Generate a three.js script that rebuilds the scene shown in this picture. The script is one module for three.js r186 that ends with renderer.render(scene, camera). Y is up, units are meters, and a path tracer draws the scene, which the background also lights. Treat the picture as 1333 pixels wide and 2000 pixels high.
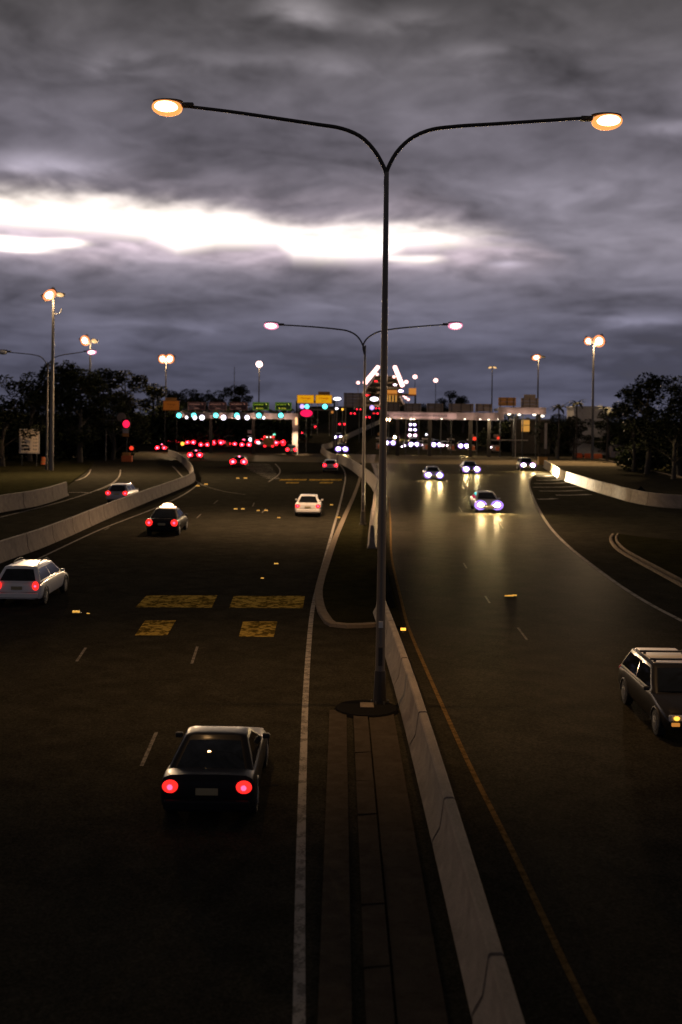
import * as THREE from 'three';
import { mergeGeometries, toCreasedNormals } from 'three/addons/utils/BufferGeometryUtils.js';
import { RoundedBoxGeometry } from 'three/addons/geometries/RoundedBoxGeometry.js';
import { ImprovedNoise } from 'three/addons/math/ImprovedNoise.js';

// ---------------------------------------------------------------- camera, sky, sun, exposure
const scene = new THREE.Scene();
const FOCAL = 2200, CX = 666.5, CV = 815, EYE = 7.7, ROLL = 0.013;      // lens in pixels of a 1333 x 2000 frame
const camera = new THREE.PerspectiveCamera(2 * Math.atan(1000 / FOCAL) * 180 / Math.PI, 1333 / 2000, 0.3, 6000);
camera.position.set(0, EYE, 0);
camera.rotation.set(0, 0, ROLL);
camera.setViewOffset(1333, 2000, 0, 1000 - CV, 1333, 2000);
camera.focus = 34;
camera.userData.fStop = 0.72;
scene.add(camera);
const renderer = new THREE.WebGLRenderer({ antialias: true });
renderer.toneMapping = THREE.LinearToneMapping;
renderer.toneMappingExposure = 1;
renderer.shadowMap.enabled = true;

const clamp = THREE.MathUtils.clamp, lerp = THREE.MathUtils.lerp, smooth = THREE.MathUtils.smoothstep;
function table(rows) {                                                  // monotone-ish smooth interpolation through [x, y...] rows
  return (x, c = 1) => {
    if (x <= rows[0][0]) return rows[0][c];
    for (let i = 1; i < rows.length; i++) if (x <= rows[i][0]) {
      const t = (x - rows[i - 1][0]) / (rows[i][0] - rows[i - 1][0]);
      return lerp(rows[i - 1][c], rows[i][c], t);
    }
    return rows[rows.length - 1][c];
  };
}
let seed = 7;
const rnd = () => { seed = (seed * 1664525 + 1013904223) >>> 0; return seed / 4294967296; };
const rr = (a, b) => a + (b - a) * rnd();

{ // dusk sky: layered dark stratus with one bright gap low over the bridge
  const W = 4096, Hh = 2048, data = new Float32Array(W * Hh * 4), P = new ImprovedNoise();
  const fbm = (x, y, z, oct) => { let s = 0, a = 0.55, f = 1; for (let i = 0; i < oct; i++) { s += a * P.noise(x * f, y * f, z * f); a *= 0.52; f *= 2.05; } return s; };
  const top = table([[-180, 10.5], [-17, 10.65], [-12, 10.6], [-9, 10.4], [-6, 10.2], [-4, 9.75], [-1.5, 9.4], [1, 9.55], [3.5, 9.6], [7, 9.55], [11, 9.3], [180, 9.3]]);
  const low = table([[-180, 9.1], [-17, 9.2], [-13, 9.15], [-10, 9.0], [-9, 8.6], [-8.4, 8.35], [-7.6, 8.55], [-6.5, 8.8], [-3.4, 8.85], [-2.5, 8.25], [1, 8.15], [2.2, 8.25], [3.2, 8.8], [6, 9], [180, 9]]);
  const base = table([[0, 0.085], [1.5, 0.09], [3.5, 0.112], [6, 0.17], [7.4, 0.215], [9, 0.24], [11.6, 0.19], [13, 0.145], [16, 0.14], [18, 0.115], [20.5, 0.08], [30, 0.055], [50, 0.045], [90, 0.04]]);
  for (let j = 0; j < Hh; j++) {
    const el = ((j + 0.5) / Hh - 0.5) * Math.PI, e = el * 180 / Math.PI;
    for (let i = 0; i < W; i++) {
      const k = (j * W + i) * 4;
      data[k + 3] = 1;
      if (e < -0.5) { data[k] = 0.02; data[k + 1] = 0.019; data[k + 2] = 0.018; continue; }
      const phi = ((i + 0.5) / W - 0.5) * 2 * Math.PI;                     // atan2(z, x)
      let az = (phi + Math.PI / 2); if (az > Math.PI) az -= 2 * Math.PI;  // 0 straight ahead, positive to the right
      const a = az * 180 / Math.PI, near = Math.abs(a) < 24 && e < 26;
      const cx = Math.cos(az) * 9.6, cz = Math.sin(az) * 9.6, ny = 15 * Math.log(1 + Math.max(e, 0) / 8);
      const warp = fbm(cx * 0.5 + 3, ny * 0.4, cz * 0.5 + 9, 3);
      const n1 = fbm(cx * 0.55 + warp * 0.5, ny * 0.32 + warp * 0.7 + cz * 0.06, cz * 0.55, near ? 6 : 4);
      const n2 = fbm(cx * 1.3 + 20, ny * 0.9 + warp * 1.2 + cz * 0.12, cz * 1.3 + warp, near ? 6 : 3);
      const n3 = near ? fbm(cx * 3.4 + 7 + warp, ny * 2.3 + warp * 2 + cz * 0.1, cz * 3.4 + warp * 2, 5) : 0;
      let L = base(e) * 0.9 * clamp(1 + 0.85 * n1 + 0.52 * n2 + 0.3 * n3, 0.4, 2.3);
      const blob = (ba, be, sa, se, v, q = 1) => { const x = (a - ba) / sa, y = (e - be + 0.9 * n2 * q) / se; L += v * Math.exp(-(x * x + y * y)) * clamp(1 + 1.6 * n2 + 0.8 * n1, 0.1, 2.2); };
      blob(8.3, 7.75, 0.8, 0.16, 0.35, 0.2); blob(16.4, 14.0, 1.6, 0.3, 0.22, 0.4); blob(-2.6, 19.9, 1.8, 0.7, 0.20); blob(-11, 17.1, 1.6, 0.5, 0.14); blob(-15, 12.1, 3.2, 0.6, 0.16);
      blob(6.5, 17.8, 2.4, 0.5, 0.10); blob(15, 5.0, 4, 0.35, 0.10); blob(-4, 17.6, 5, 0.5, 0.07); blob(12, 11.6, 3, 0.6, 0.06); blob(-9, 4.6, 4, 0.4, 0.045); blob(3, 19.6, 2, 0.5, 0.07);
      // the gap
      const wob = 0.55 * n2 + 0.35 * n1 + 0.5 * n3, et = top(a) + wob, eb = low(a) + wob * 0.55;
      const end = (1 - smooth(a + 3 * n2 + 1.5 * (e - 9), 4.4, 10.8)) * smooth(a, -60, -30);
      let g = smooth(e, eb - 0.8, eb + 0.4) * (1 - smooth(e, et - 0.8, et + 1.15)) * end;
      const sliver = Math.exp(-Math.pow((e - 8.22 + 0.3 * n2) / 0.36, 4)) * (1 - smooth(a + 2 * n2 + 1.2 * (8.2 - e), -14.6, -12.4)) * smooth(a, -40, -22);
      g = Math.max(g, sliver);
      const sp = Math.exp(-Math.pow((e - 8.0 + 0.25 * n2) / 0.22, 2)) * smooth(a, 1.4, 2.6) * (1 - smooth(a + 2 * n2, 4.2, 6)); g = Math.max(g, 0.8 * sp);
      const halo = (Math.exp(-Math.pow((e - 9.5) / 1.9, 2)) * 0.12 + Math.exp(-Math.pow((e - 8.5) / 0.85, 2)) * 0.3) * end * clamp(1 + n2 + n3, 0.3, 1.8);
      const hot = 1.35 * Math.pow(g, 1.9);
      const blue = 1 - smooth(e, 1, 9), brown = smooth(e, 13, 21);
      data[k] = (L + halo) * lerp(1.0, 0.93, blue) * lerp(1, 0.99, brown) + halo * 0.18 + hot * 1.04;
      data[k + 1] = (L + halo) * lerp(0.91, 0.93, blue) * lerp(1, 0.99, brown) + hot * 0.93;
      data[k + 2] = (L + halo) * lerp(1.1, 1.38, blue) * lerp(1, 0.86, brown) - halo * 0.12 + hot * 0.78;
    }
  }
  const t = new THREE.DataTexture(data, W, Hh, THREE.RGBAFormat, THREE.FloatType);
  t.mapping = THREE.EquirectangularReflectionMapping; t.magFilter = THREE.LinearFilter; t.needsUpdate = true;
  scene.background = t; scene.environment = t;
}
const sun = new THREE.DirectionalLight(0xffe2c4, 0.05);                // what little comes straight from the gap in the cloud
sun.name = 'dusk_sun'; sun.position.set(-90, 170, -1000); sun.target.position.set(0, 0, 0); sun.castShadow = true; sun.shadow.radius = 24;
sun.shadow.camera.left = -200; sun.shadow.camera.right = 200; sun.shadow.camera.top = 200; sun.shadow.camera.bottom = -200; sun.shadow.camera.far = 3000;
scene.add(sun, sun.target);

// ---------------------------------------------------------------- helpers
const V = (x, y, z) => new THREE.Vector3(x, y, z);
function at(u, v, D) {                                                 // the point seen at pixel (u, v) at depth D
  const du = u - CX, dv = v - CV, x = du * Math.cos(ROLL) + dv * Math.sin(ROLL), y = -dv * Math.cos(ROLL) + du * Math.sin(ROLL);
  return V(x / FOCAL * D, EYE + y / FOCAL * D, -D);
}
function on(u, v, y0 = 0) { const d = at(u, v, 1); return at(u, v, (EYE - y0) / (EYE - d.y)); }   // the point seen at (u, v) on level y0
// the carriageways climb to a high bridge beyond the toll plaza
const climb = table([[0, 0], [236, 0], [250, 0.5], [275, 2.0], [315, 3.6], [366, 5.0], [440, 7.6], [490, 8.9], [560, 11.5], [650, 16], [800, 23.5], [950, 34], [1100, 45], [1250, 54.5], [1400, 58], [1700, 58]]);
const lane = table([[200, -17, 27, 21, 37], [236, -16, 26, 21, 36], [260, -12, 19, 20, 29], [300, -7.5, 14.5, 20, 22], [366, -0.5, 12.5, 23, 16], [440, 6, 11.5, 25, 14], [490, 10, 11, 26, 13.5], [650, 15, 11, 29, 12.5], [800, 20.5, 11, 35, 12], [1100, 37, 11, 51, 12], [1250, 44, 11, 57, 12], [1400, 49, 11, 62, 12], [1700, 56, 11, 69, 12]]);
const mid = (D) => (lane(D, 1) + lane(D, 3)) / 2;
function ground(x, D) {
  if (D < 236) return 0;
  const off = Math.abs(x - mid(D));
  return climb(D) * (1 - smooth(off, 34, 70)) * (1 - smooth(D, 600, 640));
}
function deck(x, D) { return D < 560 ? ground(x, D) : climb(D); }
function onRoad(u, v, up) {                                             // the point seen at (u, v) that stands `up` above the road
  const f = (D) => { const p = at(u, v, D); return p.y - up - deck(p.x, D); };
  let lo = 8, hi = 8;
  while (hi < 1390 && f(hi) > 0) { lo = hi; hi += 4; }
  for (let i = 0; i < 40; i++) { const m = (lo + hi) / 2; if (f(m) > 0) lo = m; else hi = m; }
  return at(u, v, lo);
}
const used = {};
function numbered(name) { const n = used[name] = (used[name] ?? -1) + 1; return n ? `${name}_${String(n).padStart(3, '0')}` : name; }
function shadows(o) { o.traverse((m) => { if (m.isMesh) { m.castShadow = true; m.receiveShadow = true; } }); return o; }
function thing(name, label, category, pos = V(0, 0, 0), turn = 0, group) {
  const o = new THREE.Group(); o.name = numbered(name); o.position.copy(pos); o.rotation.y = turn;
  o.userData = { label, category }; if (group) o.userData.group = group;
  scene.add(o); return o;
}
function structure(name, label) { const o = new THREE.Group(); o.name = numbered(name); o.userData = { kind: 'structure', label }; scene.add(o); return o; }
function part(name, geo, mat, parent, pos, label) {
  const m = new THREE.Mesh(Array.isArray(geo) ? merge(geo) : geo, mat);
  m.name = name; m.castShadow = true; m.receiveShadow = true;
  if (pos) m.position.copy(pos);
  if (label) m.userData.label = label;
  (parent ?? scene).add(m); return m;
}
function merge(list) {
  return mergeGeometries(list.map((g) => { const c = g.index ? g.toNonIndexed() : g; for (const k of Object.keys(c.attributes)) if (!['position', 'normal', 'uv'].includes(k)) c.deleteAttribute(k); if (!c.attributes.uv) c.setAttribute('uv', new THREE.BufferAttribute(new Float32Array(c.attributes.position.count * 2), 2)); return c; }));
}
function put(g, x = 0, y = 0, z = 0, rx = 0, ry = 0, rz = 0) { return g.applyMatrix4(new THREE.Matrix4().compose(V(x, y, z), new THREE.Quaternion().setFromEuler(new THREE.Euler(rx, ry, rz)), V(1, 1, 1))); }
const box = (w, h, d, x = 0, y = 0, z = 0, r = 0.02) => put(new RoundedBoxGeometry(w, h, d, 2, Math.min(r, w / 3, h / 3, d / 3)), x, y, z);
const cyl = (r0, r1, h, x = 0, y = 0, z = 0, n = 16) => put(new THREE.CylinderGeometry(r1, r0, h, n), x, y + h / 2, z);
const ball = (rx, ry, rz, x = 0, y = 0, z = 0, n = 16) => new THREE.SphereGeometry(1, n, Math.ceil(n * 0.7)).applyMatrix4(new THREE.Matrix4().makeScale(rx, ry, rz)).translate(x, y, z);
function tube(pts, r0, r1 = r0, n = 10, seg = 40) {                     // tapered tube through points
  const g = new THREE.TubeGeometry(new THREE.CatmullRomCurve3(pts, false, 'centripetal'), seg, 1, n, false), p = g.attributes.position, c = new THREE.CatmullRomCurve3(pts, false, 'centripetal');
  for (let i = 0; i <= seg; i++) { const o = c.getPointAt(i / seg), r = lerp(r0, r1, i / seg); for (let k = 0; k <= n; k++) { const q = i * (n + 1) + k; p.setXYZ(q, o.x + (p.getX(q) - o.x) * r, o.y + (p.getY(q) - o.y) * r, o.z + (p.getZ(q) - o.z) * r); } }
  return g;
}
function quads(rows, uvs, closed = true) {                              // rows of points joined into a skin
  const n = rows[0].length, pos = [], uv = [], idx = [];
  rows.forEach((r, i) => r.forEach((p, k) => { pos.push(p.x, p.y, p.z); uv.push(...(uvs ? uvs(i, k, p) : [k / n, i / rows.length])); }));
  for (let i = 0; i < rows.length - 1; i++) for (let k = 0; k < (closed ? n : n - 1); k++) { const a = i * n + k, b = i * n + (k + 1) % n; idx.push(a, b, a + n, b, b + n, a + n); }
  const g = new THREE.BufferGeometry();
  g.setAttribute('position', new THREE.Float32BufferAttribute(pos, 3)); g.setAttribute('uv', new THREE.Float32BufferAttribute(uv, 2)); g.setIndex(idx);
  return g;
}
function capped(rows, angle = 0.7) {                                    // closed skin with fans at both ends, creased normals
  const g = quads(rows).toNonIndexed(), caps = [];
  for (const [r, flip] of [[rows[0], true], [rows[rows.length - 1], false]]) {
    const c = r.reduce((s, p) => s.add(p), V(0, 0, 0)).multiplyScalar(1 / r.length), pos = [];
    for (let k = 0; k < r.length; k++) { const a = r[k], b = r[(k + 1) % r.length]; for (const p of flip ? [c, b, a] : [c, a, b]) pos.push(p.x, p.y, p.z); }
    const q = new THREE.BufferGeometry(); q.setAttribute('position', new THREE.Float32BufferAttribute(pos, 3)); q.setAttribute('uv', new THREE.Float32BufferAttribute(new Float32Array(pos.length / 3 * 2), 2)); caps.push(q);
  }
  return toCreasedNormals(mergeGeometries([g, ...caps]), angle);
}
function panel(a, b, c, d, th = 0.014) {                                // a thin plate with corners a b c d (counter-clockwise from outside)
  const n = V().subVectors(b, a).cross(V().subVectors(d, a)).normalize().multiplyScalar(th);
  const out = [a, b, c, d].map((p) => p.clone().add(n)), back = [a, b, c, d].map((p) => p.clone().addScaledVector(n, -1));
  const pos = [], uv = [], quad = (p, q, r, s) => { for (const x of [p, q, r, p, r, s]) pos.push(x.x, x.y, x.z); uv.push(0, 0, 1, 0, 1, 1, 0, 0, 1, 1, 0, 1); };
  quad(...out); quad(back[3], back[2], back[1], back[0]);
  for (let i = 0; i < 4; i++) quad(back[i], back[(i + 1) % 4], out[(i + 1) % 4], out[i]);
  const g = new THREE.BufferGeometry(); g.setAttribute('position', new THREE.Float32BufferAttribute(pos, 3)); g.setAttribute('uv', new THREE.Float32BufferAttribute(uv, 2)); g.computeVertexNormals(); return g;
}
function resample(pts, step) {
  const c = new THREE.CatmullRomCurve3(pts, false, 'centripetal'), n = Math.max(2, Math.ceil(c.getLength() / step));
  return c.getSpacedPoints(n);
}
function ribbon(pts, width, y, step = 1.5, rel = null) {                // a flat strip along a curve on the road
  const line = resample(pts, step), rows = [];
  let run = 0;
  line.forEach((p, i) => {
    const t = V().subVectors(line[Math.min(i + 1, line.length - 1)], line[Math.max(i - 1, 0)]).setY(0).normalize(), s = V(-t.z, 0, t.x);
    const w = (typeof width === 'function' ? width(i / (line.length - 1)) : width) / 2, h = (q) => (rel ? rel(q.x, -q.z) : 0) + y;
    const A = p.clone().addScaledVector(s, w), B = p.clone().addScaledVector(s, -w); A.y = h(A); B.y = h(B);
    rows.push([A, B]);
    if (i) run += p.distanceTo(line[i - 1]); p.run = run;
  });
  const g = quads(rows, (i, k, p) => [p.x, line[i].run], false); g.computeVertexNormals();
  if (g.attributes.normal.getY(0) < 0) { const ix = g.index.array; for (let i = 0; i < ix.length; i += 3) [ix[i], ix[i + 1]] = [ix[i + 1], ix[i]]; g.computeVertexNormals(); }
  return g;
}
function flat(outline, y, rel = null) {                                 // a filled polygon on level y
  const s = new THREE.Shape(outline.map((p) => new THREE.Vector2(p.x, -p.z))), g = new THREE.ShapeGeometry(s).rotateX(-Math.PI / 2), p = g.attributes.position, uv = g.attributes.uv;
  for (let i = 0; i < p.count; i++) { uv.setXY(i, p.getX(i), p.getZ(i)); p.setY(i, y + (rel ? rel(p.getX(i), -p.getZ(i)) : 0)); }
  return g;
}
function raised(outline, y0, y1) {                                      // a filled polygon with a wall down to y0
  const g = flat(outline, y1), wall = quads([outline.map((p) => V(p.x, y1, p.z)), outline.map((p) => V(p.x, y0, p.z))]);
  wall.computeVertexNormals(); return merge([g, wall]);
}

// ---------------------------------------------------------------- materials
function tile(n, fn) {                                                  // a tileable grey texture from fn(noise) over a torus of value noise
  const make = (cells, s0) => { const old = seed; seed = s0; const grid = Float32Array.from({ length: cells * cells }, rnd); seed = old; return (x, y) => { const fx = x * cells, fy = y * cells, ix = Math.floor(fx), iy = Math.floor(fy), sx = fx - ix, sy = fy - iy, q = (a, b) => grid[((b % cells) + cells) % cells * cells + ((a % cells) + cells) % cells], tx = sx * sx * (3 - 2 * sx), ty = sy * sy * (3 - 2 * sy); return lerp(lerp(q(ix, iy), q(ix + 1, iy), tx), lerp(q(ix, iy + 1), q(ix + 1, iy + 1), tx), ty); }; };
  const N = [4, 9, 21, 48, 110, 256].map((c, i) => make(c, 31 + i * 17)), d = new Uint8Array(n * n * 4);
  for (let j = 0; j < n; j++) for (let i = 0; i < n; i++) { const v = fn(N.map((f) => f(i / n, j / n)), i / n, j / n), k = (j * n + i) * 4; d[k] = clamp(v[0], 0, 255); d[k + 1] = clamp(v[1], 0, 255); d[k + 2] = clamp(v[2], 0, 255); d[k + 3] = v[3] === undefined ? 255 : clamp(v[3], 0, 255); }
  const t = new THREE.DataTexture(d, n, n); t.wrapS = t.wrapT = THREE.RepeatWrapping; t.magFilter = THREE.LinearFilter; t.needsUpdate = true; return t;
}
const grey = (v) => [v, v, v];
const T = {
  patches: tile(512, (n) => grey(255 * (0.8 + 0.14 * (n[1] - 0.5) + 0.08 * (n[2] - 0.5) + 0.12 * (n[4] - 0.5) + 0.3 * (n[5] - 0.5)))),
  grain: tile(512, (n) => grey(255 * (0.5 + 0.3 * (n[3] - 0.5) + 0.5 * (n[4] - 0.5) + 0.6 * (n[5] - 0.5)))),
  rough: tile(512, (n) => grey(255 * (0.74 + 0.34 * (n[0] - 0.5) + 0.34 * (n[2] - 0.5) + 0.2 * (n[4] - 0.5)))),
  worn: tile(512, (n) => { const w = 0.55 * n[2] + 0.45 * n[4]; const v = 255 * (0.72 + 0.28 * smooth(w, 0.26, 0.55)); return [v, v, v]; }),
  blotch: tile(512, (n) => { const w = 0.4 * n[2] + 0.4 * n[3] + 0.2 * n[5], v = 255 * (0.5 + 0.5 * smooth(w, 0.38, 0.58)); return [v, v, v]; }),
  concrete: tile(512, (n) => { const st = smooth(n[2] * 0.6 + n[3] * 0.4, 0.56, 0.74); const v = 255 * (0.82 + 0.12 * (n[1] - 0.5) + 0.04 * (n[3] - 0.5) + 0.14 * (n[5] - 0.5) - 0.05 * st); return [v, v * 0.985, v * 0.95]; }),
};
for (const k of ['patches', 'worn', 'blotch', 'concrete']) T[k].colorSpace = THREE.SRGBColorSpace;
const rep = (t, s) => { const c = t.clone(); c.repeat.set(1 / s, 1 / s); c.needsUpdate = true; return c; };
const M = {};
const std = (name, o) => { const { rgb, ...r } = o; const m = new THREE.MeshPhysicalMaterial({ roughness: 0.8, ...r }); if (rgb) m.color.setRGB(...rgb); m.name = name; return M[name] = m; };
std('asphalt', { rgb: [0.056, 0.051, 0.037], roughness: 1, specularIntensity: 0, map: rep(T.patches, 6), bumpMap: rep(T.grain, 0.6), bumpScale: 0.0015 });
std('polished_asphalt', { rgb: [0.052, 0.047, 0.035], roughness: 0.42, specularIntensity: 0.00012, map: rep(T.patches, 7), bumpMap: rep(T.grain, 0.7), bumpScale: 0.0012 });
std('lit_apron', { rgb: [0.15, 0.125, 0.085], roughness: 0.5, specularIntensity: 0.0002, map: rep(T.concrete, 8) });  // paler than the road: mast light on the plaza put into the colour
std('old_asphalt', { rgb: [0.055, 0.05, 0.036], roughness: 1, specularIntensity: 0, map: rep(T.patches, 9) });
std('earth', { specularIntensity: 0, rgb: [0.035, 0.033, 0.02], roughness: 0.95, map: rep(T.patches, 17), bumpMap: rep(T.grain, 5), bumpScale: 0.05 });
std('turf', { specularIntensity: 0, rgb: [0.045, 0.042, 0.02], roughness: 0.95, map: rep(T.patches, 5), bumpMap: rep(T.grain, 1.4), bumpScale: 0.03 });
std('white_paint', { specularIntensity: 0, rgb: [0.34, 0.31, 0.27], roughness: 0.6, map: rep(T.worn, 3.1), bumpMap: rep(T.grain, 0.9), bumpScale: 0.002 });
std('amber_paint', { specularIntensity: 0, rgb: [0.46, 0.31, 0.065], roughness: 0.65, map: rep(T.blotch, 4.5) });
std('faded_paint', { rgb: [0.22, 0.2, 0.17], roughness: 0.7, specularIntensity: 0, map: rep(T.worn, 2) });
std('gold_paint', { specularIntensity: 0, rgb: [0.17, 0.11, 0.045], roughness: 0.65, map: rep(T.worn, 1.7) });
std('concrete', { specularIntensity: 0.12, rgb: [0.42, 0.37, 0.33], roughness: 0.85, map: rep(T.concrete, 2.6), bumpMap: rep(T.grain, 1.2), bumpScale: 0.002 });
std('concrete_pale', { specularIntensity: 0.12, rgb: [0.37, 0.32, 0.285], roughness: 0.85, map: rep(T.concrete, 3.3), bumpMap: rep(T.grain, 1.2), bumpScale: 0.002 });
std('concrete_dark', { specularIntensity: 0, rgb: [0.1, 0.085, 0.07], roughness: 0.9, map: rep(T.concrete, 2.1), bumpMap: rep(T.grain, 1.2), bumpScale: 0.006 });
std('kerb', { specularIntensity: 0, rgb: [0.34, 0.29, 0.24], roughness: 0.85, map: rep(T.concrete, 1.4), bumpMap: rep(T.grain, 0.8), bumpScale: 0.005 });
std('near_black', { rgb: [0.012, 0.012, 0.012], roughness: 0.95, specularIntensity: 0 });
std('galvanised', { rgb: [0.12, 0.11, 0.095], roughness: 0.6, metalness: 0, roughnessMap: rep(T.rough, 1) });
std('steel_dark', { rgb: [0.03, 0.027, 0.022], roughness: 0.6 });
std('wall_cream', { rgb: [0.66, 0.55, 0.5], roughness: 0.75, map: rep(T.concrete, 4) });
std('wall_white', { rgb: [0.66, 0.62, 0.6], roughness: 0.8, map: rep(T.concrete, 3) });
std('roof_grey', { rgb: [0.14, 0.13, 0.13], roughness: 0.7 });
std('panel_back', { rgb: [0.3, 0.23, 0.17], roughness: 0.7, metalness: 0.1 });
std('panel_orange', { rgb: [0.55, 0.25, 0.05], roughness: 0.6 });
std('safety_orange', { rgb: [0.75, 0.16, 0.03], roughness: 0.55 });
std('amber_booth', { rgb: [0.7, 0.36, 0.08], roughness: 0.7 });
std('tyre', { rgb: [0.014, 0.014, 0.014], roughness: 0.85 });
std('rim', { rgb: [0.3, 0.3, 0.3], roughness: 0.4, metalness: 0.7 });
std('trim', { rgb: [0.02, 0.02, 0.02], roughness: 0.6 });
std('car_glass', { rgb: [0.008, 0.009, 0.01], roughness: 0.025, specularIntensity: 1 });
std('plate', { rgb: [0.3, 0.25, 0.14], roughness: 0.5 });
std('plate_white', { rgb: [0.6, 0.58, 0.52], roughness: 0.5 });
std('unlit_red', { rgb: [0.3, 0.02, 0.02], roughness: 0.25 });
std('unlit_lamp', { rgb: [0.5, 0.5, 0.5], roughness: 0.15 });
std('bark', { rgb: [0.05, 0.04, 0.03], roughness: 0.9 });
std('leaf', { specularIntensity: 0.2, rgb: [0.026, 0.031, 0.015], roughness: 0.75, side: THREE.DoubleSide });
std('leaf_olive', { specularIntensity: 0.2, rgb: [0.04, 0.04, 0.02], roughness: 0.75, side: THREE.DoubleSide });
std('leaf_shrub', { specularIntensity: 0.2, rgb: [0.028, 0.036, 0.016], roughness: 0.8, side: THREE.DoubleSide });
const glow = (name, r, g, b, k) => { const m = new THREE.MeshStandardMaterial({ color: 0x000000, roughness: 0.5 }); m.emissive.setRGB(r, g, b); m.emissiveIntensity = k; m.name = name; return M[name] = m; };
glow('sodium', 1, 0.32, 0.085, 1.5); glow('sodium_core', 1, 0.66, 0.32, 12); glow('pink_rim', 1, 0.3, 0.5, 1.1); glow('mast_rim', 1, 0.3, 0.11, 1.5); glow('sodium_pink', 1, 0.66, 0.62, 5); glow('sodium_dim', 1, 0.55, 0.25, 1.6); glow('mast_light', 1, 0.75, 0.6, 9); glow('mast_dim', 1, 0.6, 0.25, 1.1);
glow('bridge_glow', 1, 0.52, 0.46, 4); glow('tail_red', 1, 0.02, 0.015, 1.8); glow('brake_red', 1, 0.01, 0.018, 6); glow('tail_core', 1, 0.06, 0.16, 3.4); glow('brake_core', 1, 0.22, 0.42, 6);
glow('fringe_rim', 0.4, 0.22, 1, 1.7); glow('far_core', 1, 0.86, 0.92, 14); glow('beam_core', 1, 0.7, 0.3, 5500); glow('dip_rim', 1, 0.42, 0.72, 1.5); glow('amber_lit', 1, 0.45, 0.05, 2.2); glow('amber_soft', 1, 0.36, 0.06, 0.55);  // headlight rims: violet lens fringe put in as emission
glow('signal_cyan', 0.12, 1, 0.95, 3.2); glow('signal_white', 0.9, 0.85, 1, 3.5); glow('signal_violet', 0.55, 0.36, 1, 1.8); glow('signal_red', 1, 0.01, 0.06, 1.8); glow('signal_red_soft', 1, 0.05, 0.02, 1.2); glow('canopy_lit', 1, 0.9, 0.7, 5);
glow('lane_red', 1, 0.008, 0.09, 1.3); glow('window_lit', 1, 0.46, 0.08, 0.55); glow('taxi_lit', 1, 0.62, 0.34, 5); glow('green_dot', 0.2, 1, 0.6, 2.2); glow('reflector', 1, 0.5, 0.08, 0.8); glow('lamp_plain', 1, 0.85, 0.75, 3);  // reflector: glint of the studs put in as emission
function printed(name, w, h, draw, lit = 0) {                           // a flat printed sign face
  const c = document.createElement('canvas'); c.width = w; c.height = h; draw(c.getContext('2d'), w, h);
  const t = new THREE.CanvasTexture(c); t.colorSpace = THREE.SRGBColorSpace;
  const m = new THREE.MeshStandardMaterial({ map: t, roughness: 0.6 });
  if (lit) { m.emissiveMap = t; m.emissive.setRGB(1, 1, 1); m.emissiveIntensity = lit; m.color.setRGB(0.5, 0.5, 0.5); }
  m.name = name; return M[name] = m;
}
function facePlate(w, h, mat, parent, pos, name = 'sign_face') { return part(name, new THREE.PlaneGeometry(w, h), mat, parent, pos); }
function lamp(I, rgb, p, radius = 10, name = 'lamp_light') { const l = new THREE.PointLight(new THREE.Color().setRGB(...rgb), I); l.name = name; l.position.copy(p); l.castShadow = true; l.shadow.radius = radius; scene.add(l); return l; }
function spot(I, rgb, p, aim, angle, pen = 0.7, radius = 6, name = 'beam_light') { const l = new THREE.SpotLight(new THREE.Color().setRGB(...rgb), I, 0, angle, pen); l.name = name; l.position.copy(p); l.target.position.copy(aim); l.castShadow = true; l.shadow.radius = radius; scene.add(l, l.target); return l; }
const SODIUM = [1, 0.55, 0.22], MAST = [1, 0.68, 0.38];

// ---------------------------------------------------------------- ground, carriageways, painted lines
{
  const Ds = [], Xs = [];
  for (let d = -60; d < 230; d += 29) Ds.push(d);
  for (let d = 230; d < 660; d += 6) Ds.push(d);
  for (const d of [680, 720, 800, 950, 1200, 1600, 2200, 3000, 4200, 5600]) Ds.push(d);
  for (const x of [-3000, -1500, -700, -350, -200, -120]) Xs.push(x);
  for (let x = -90; x <= 120; x += 5) Xs.push(x);
  for (const x of [150, 220, 380, 700, 1500, 3000]) Xs.push(x);
  const g = quads(Ds.map((d) => Xs.map((x) => V(x, ground(x, d) - 0.08, -d))), (i, k, p) => [p.x, p.z], false);
  g.computeVertexNormals();
  if (g.attributes.normal.getY(5) < 0) { const ix = g.index.array; for (let i = 0; i < ix.length; i += 3) [ix[i], ix[i + 1]] = [ix[i + 1], ix[i]]; g.computeVertexNormals(); }
  const m = part('ground', g, M.earth); m.userData = { kind: 'structure', label: 'dark bare ground around the motorway' };
}
const road = structure('road', 'dark worn asphalt of the motorway and the toll plaza');
part('asphalt', flat([V(-62, 0, 40), V(62, 0, 40), V(62, 0, -237), V(-62, 0, -237)], 0), M.asphalt, road);
const px = (list, y = 0) => list.map(([u, v]) => on(u, v, y));
part('plaza_lit_apron', flat([V(-62, 0, -193), V(62, 0, -190), V(62, 0, -237.2), V(-62, 0, -237.2)], 0.002), M.lit_apron, road);  // lighter sheet standing in for the lit plaza surface
part('resurfaced_lane', flat([...resample(px([[1225, 2110], [1145, 1970], [1080, 1832], [1001, 1662], [920, 1500], [866, 1382], [826, 1292], [797, 1222], [786, 1180], [771, 1117], [765, 1084], [763, 1018]]), 2), V(5.2, 0, -189.9), V(34, 0, -190.2), ...px([[1046, 925], [1037, 935], [1034, 946], [1040, 966], [1052, 993], [1076, 1031], [1112, 1068], [1160, 1106], [1215, 1146], [1335, 1214]]), V(16, 0, -12)], 0.002), M.polished_asphalt, road);
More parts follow.
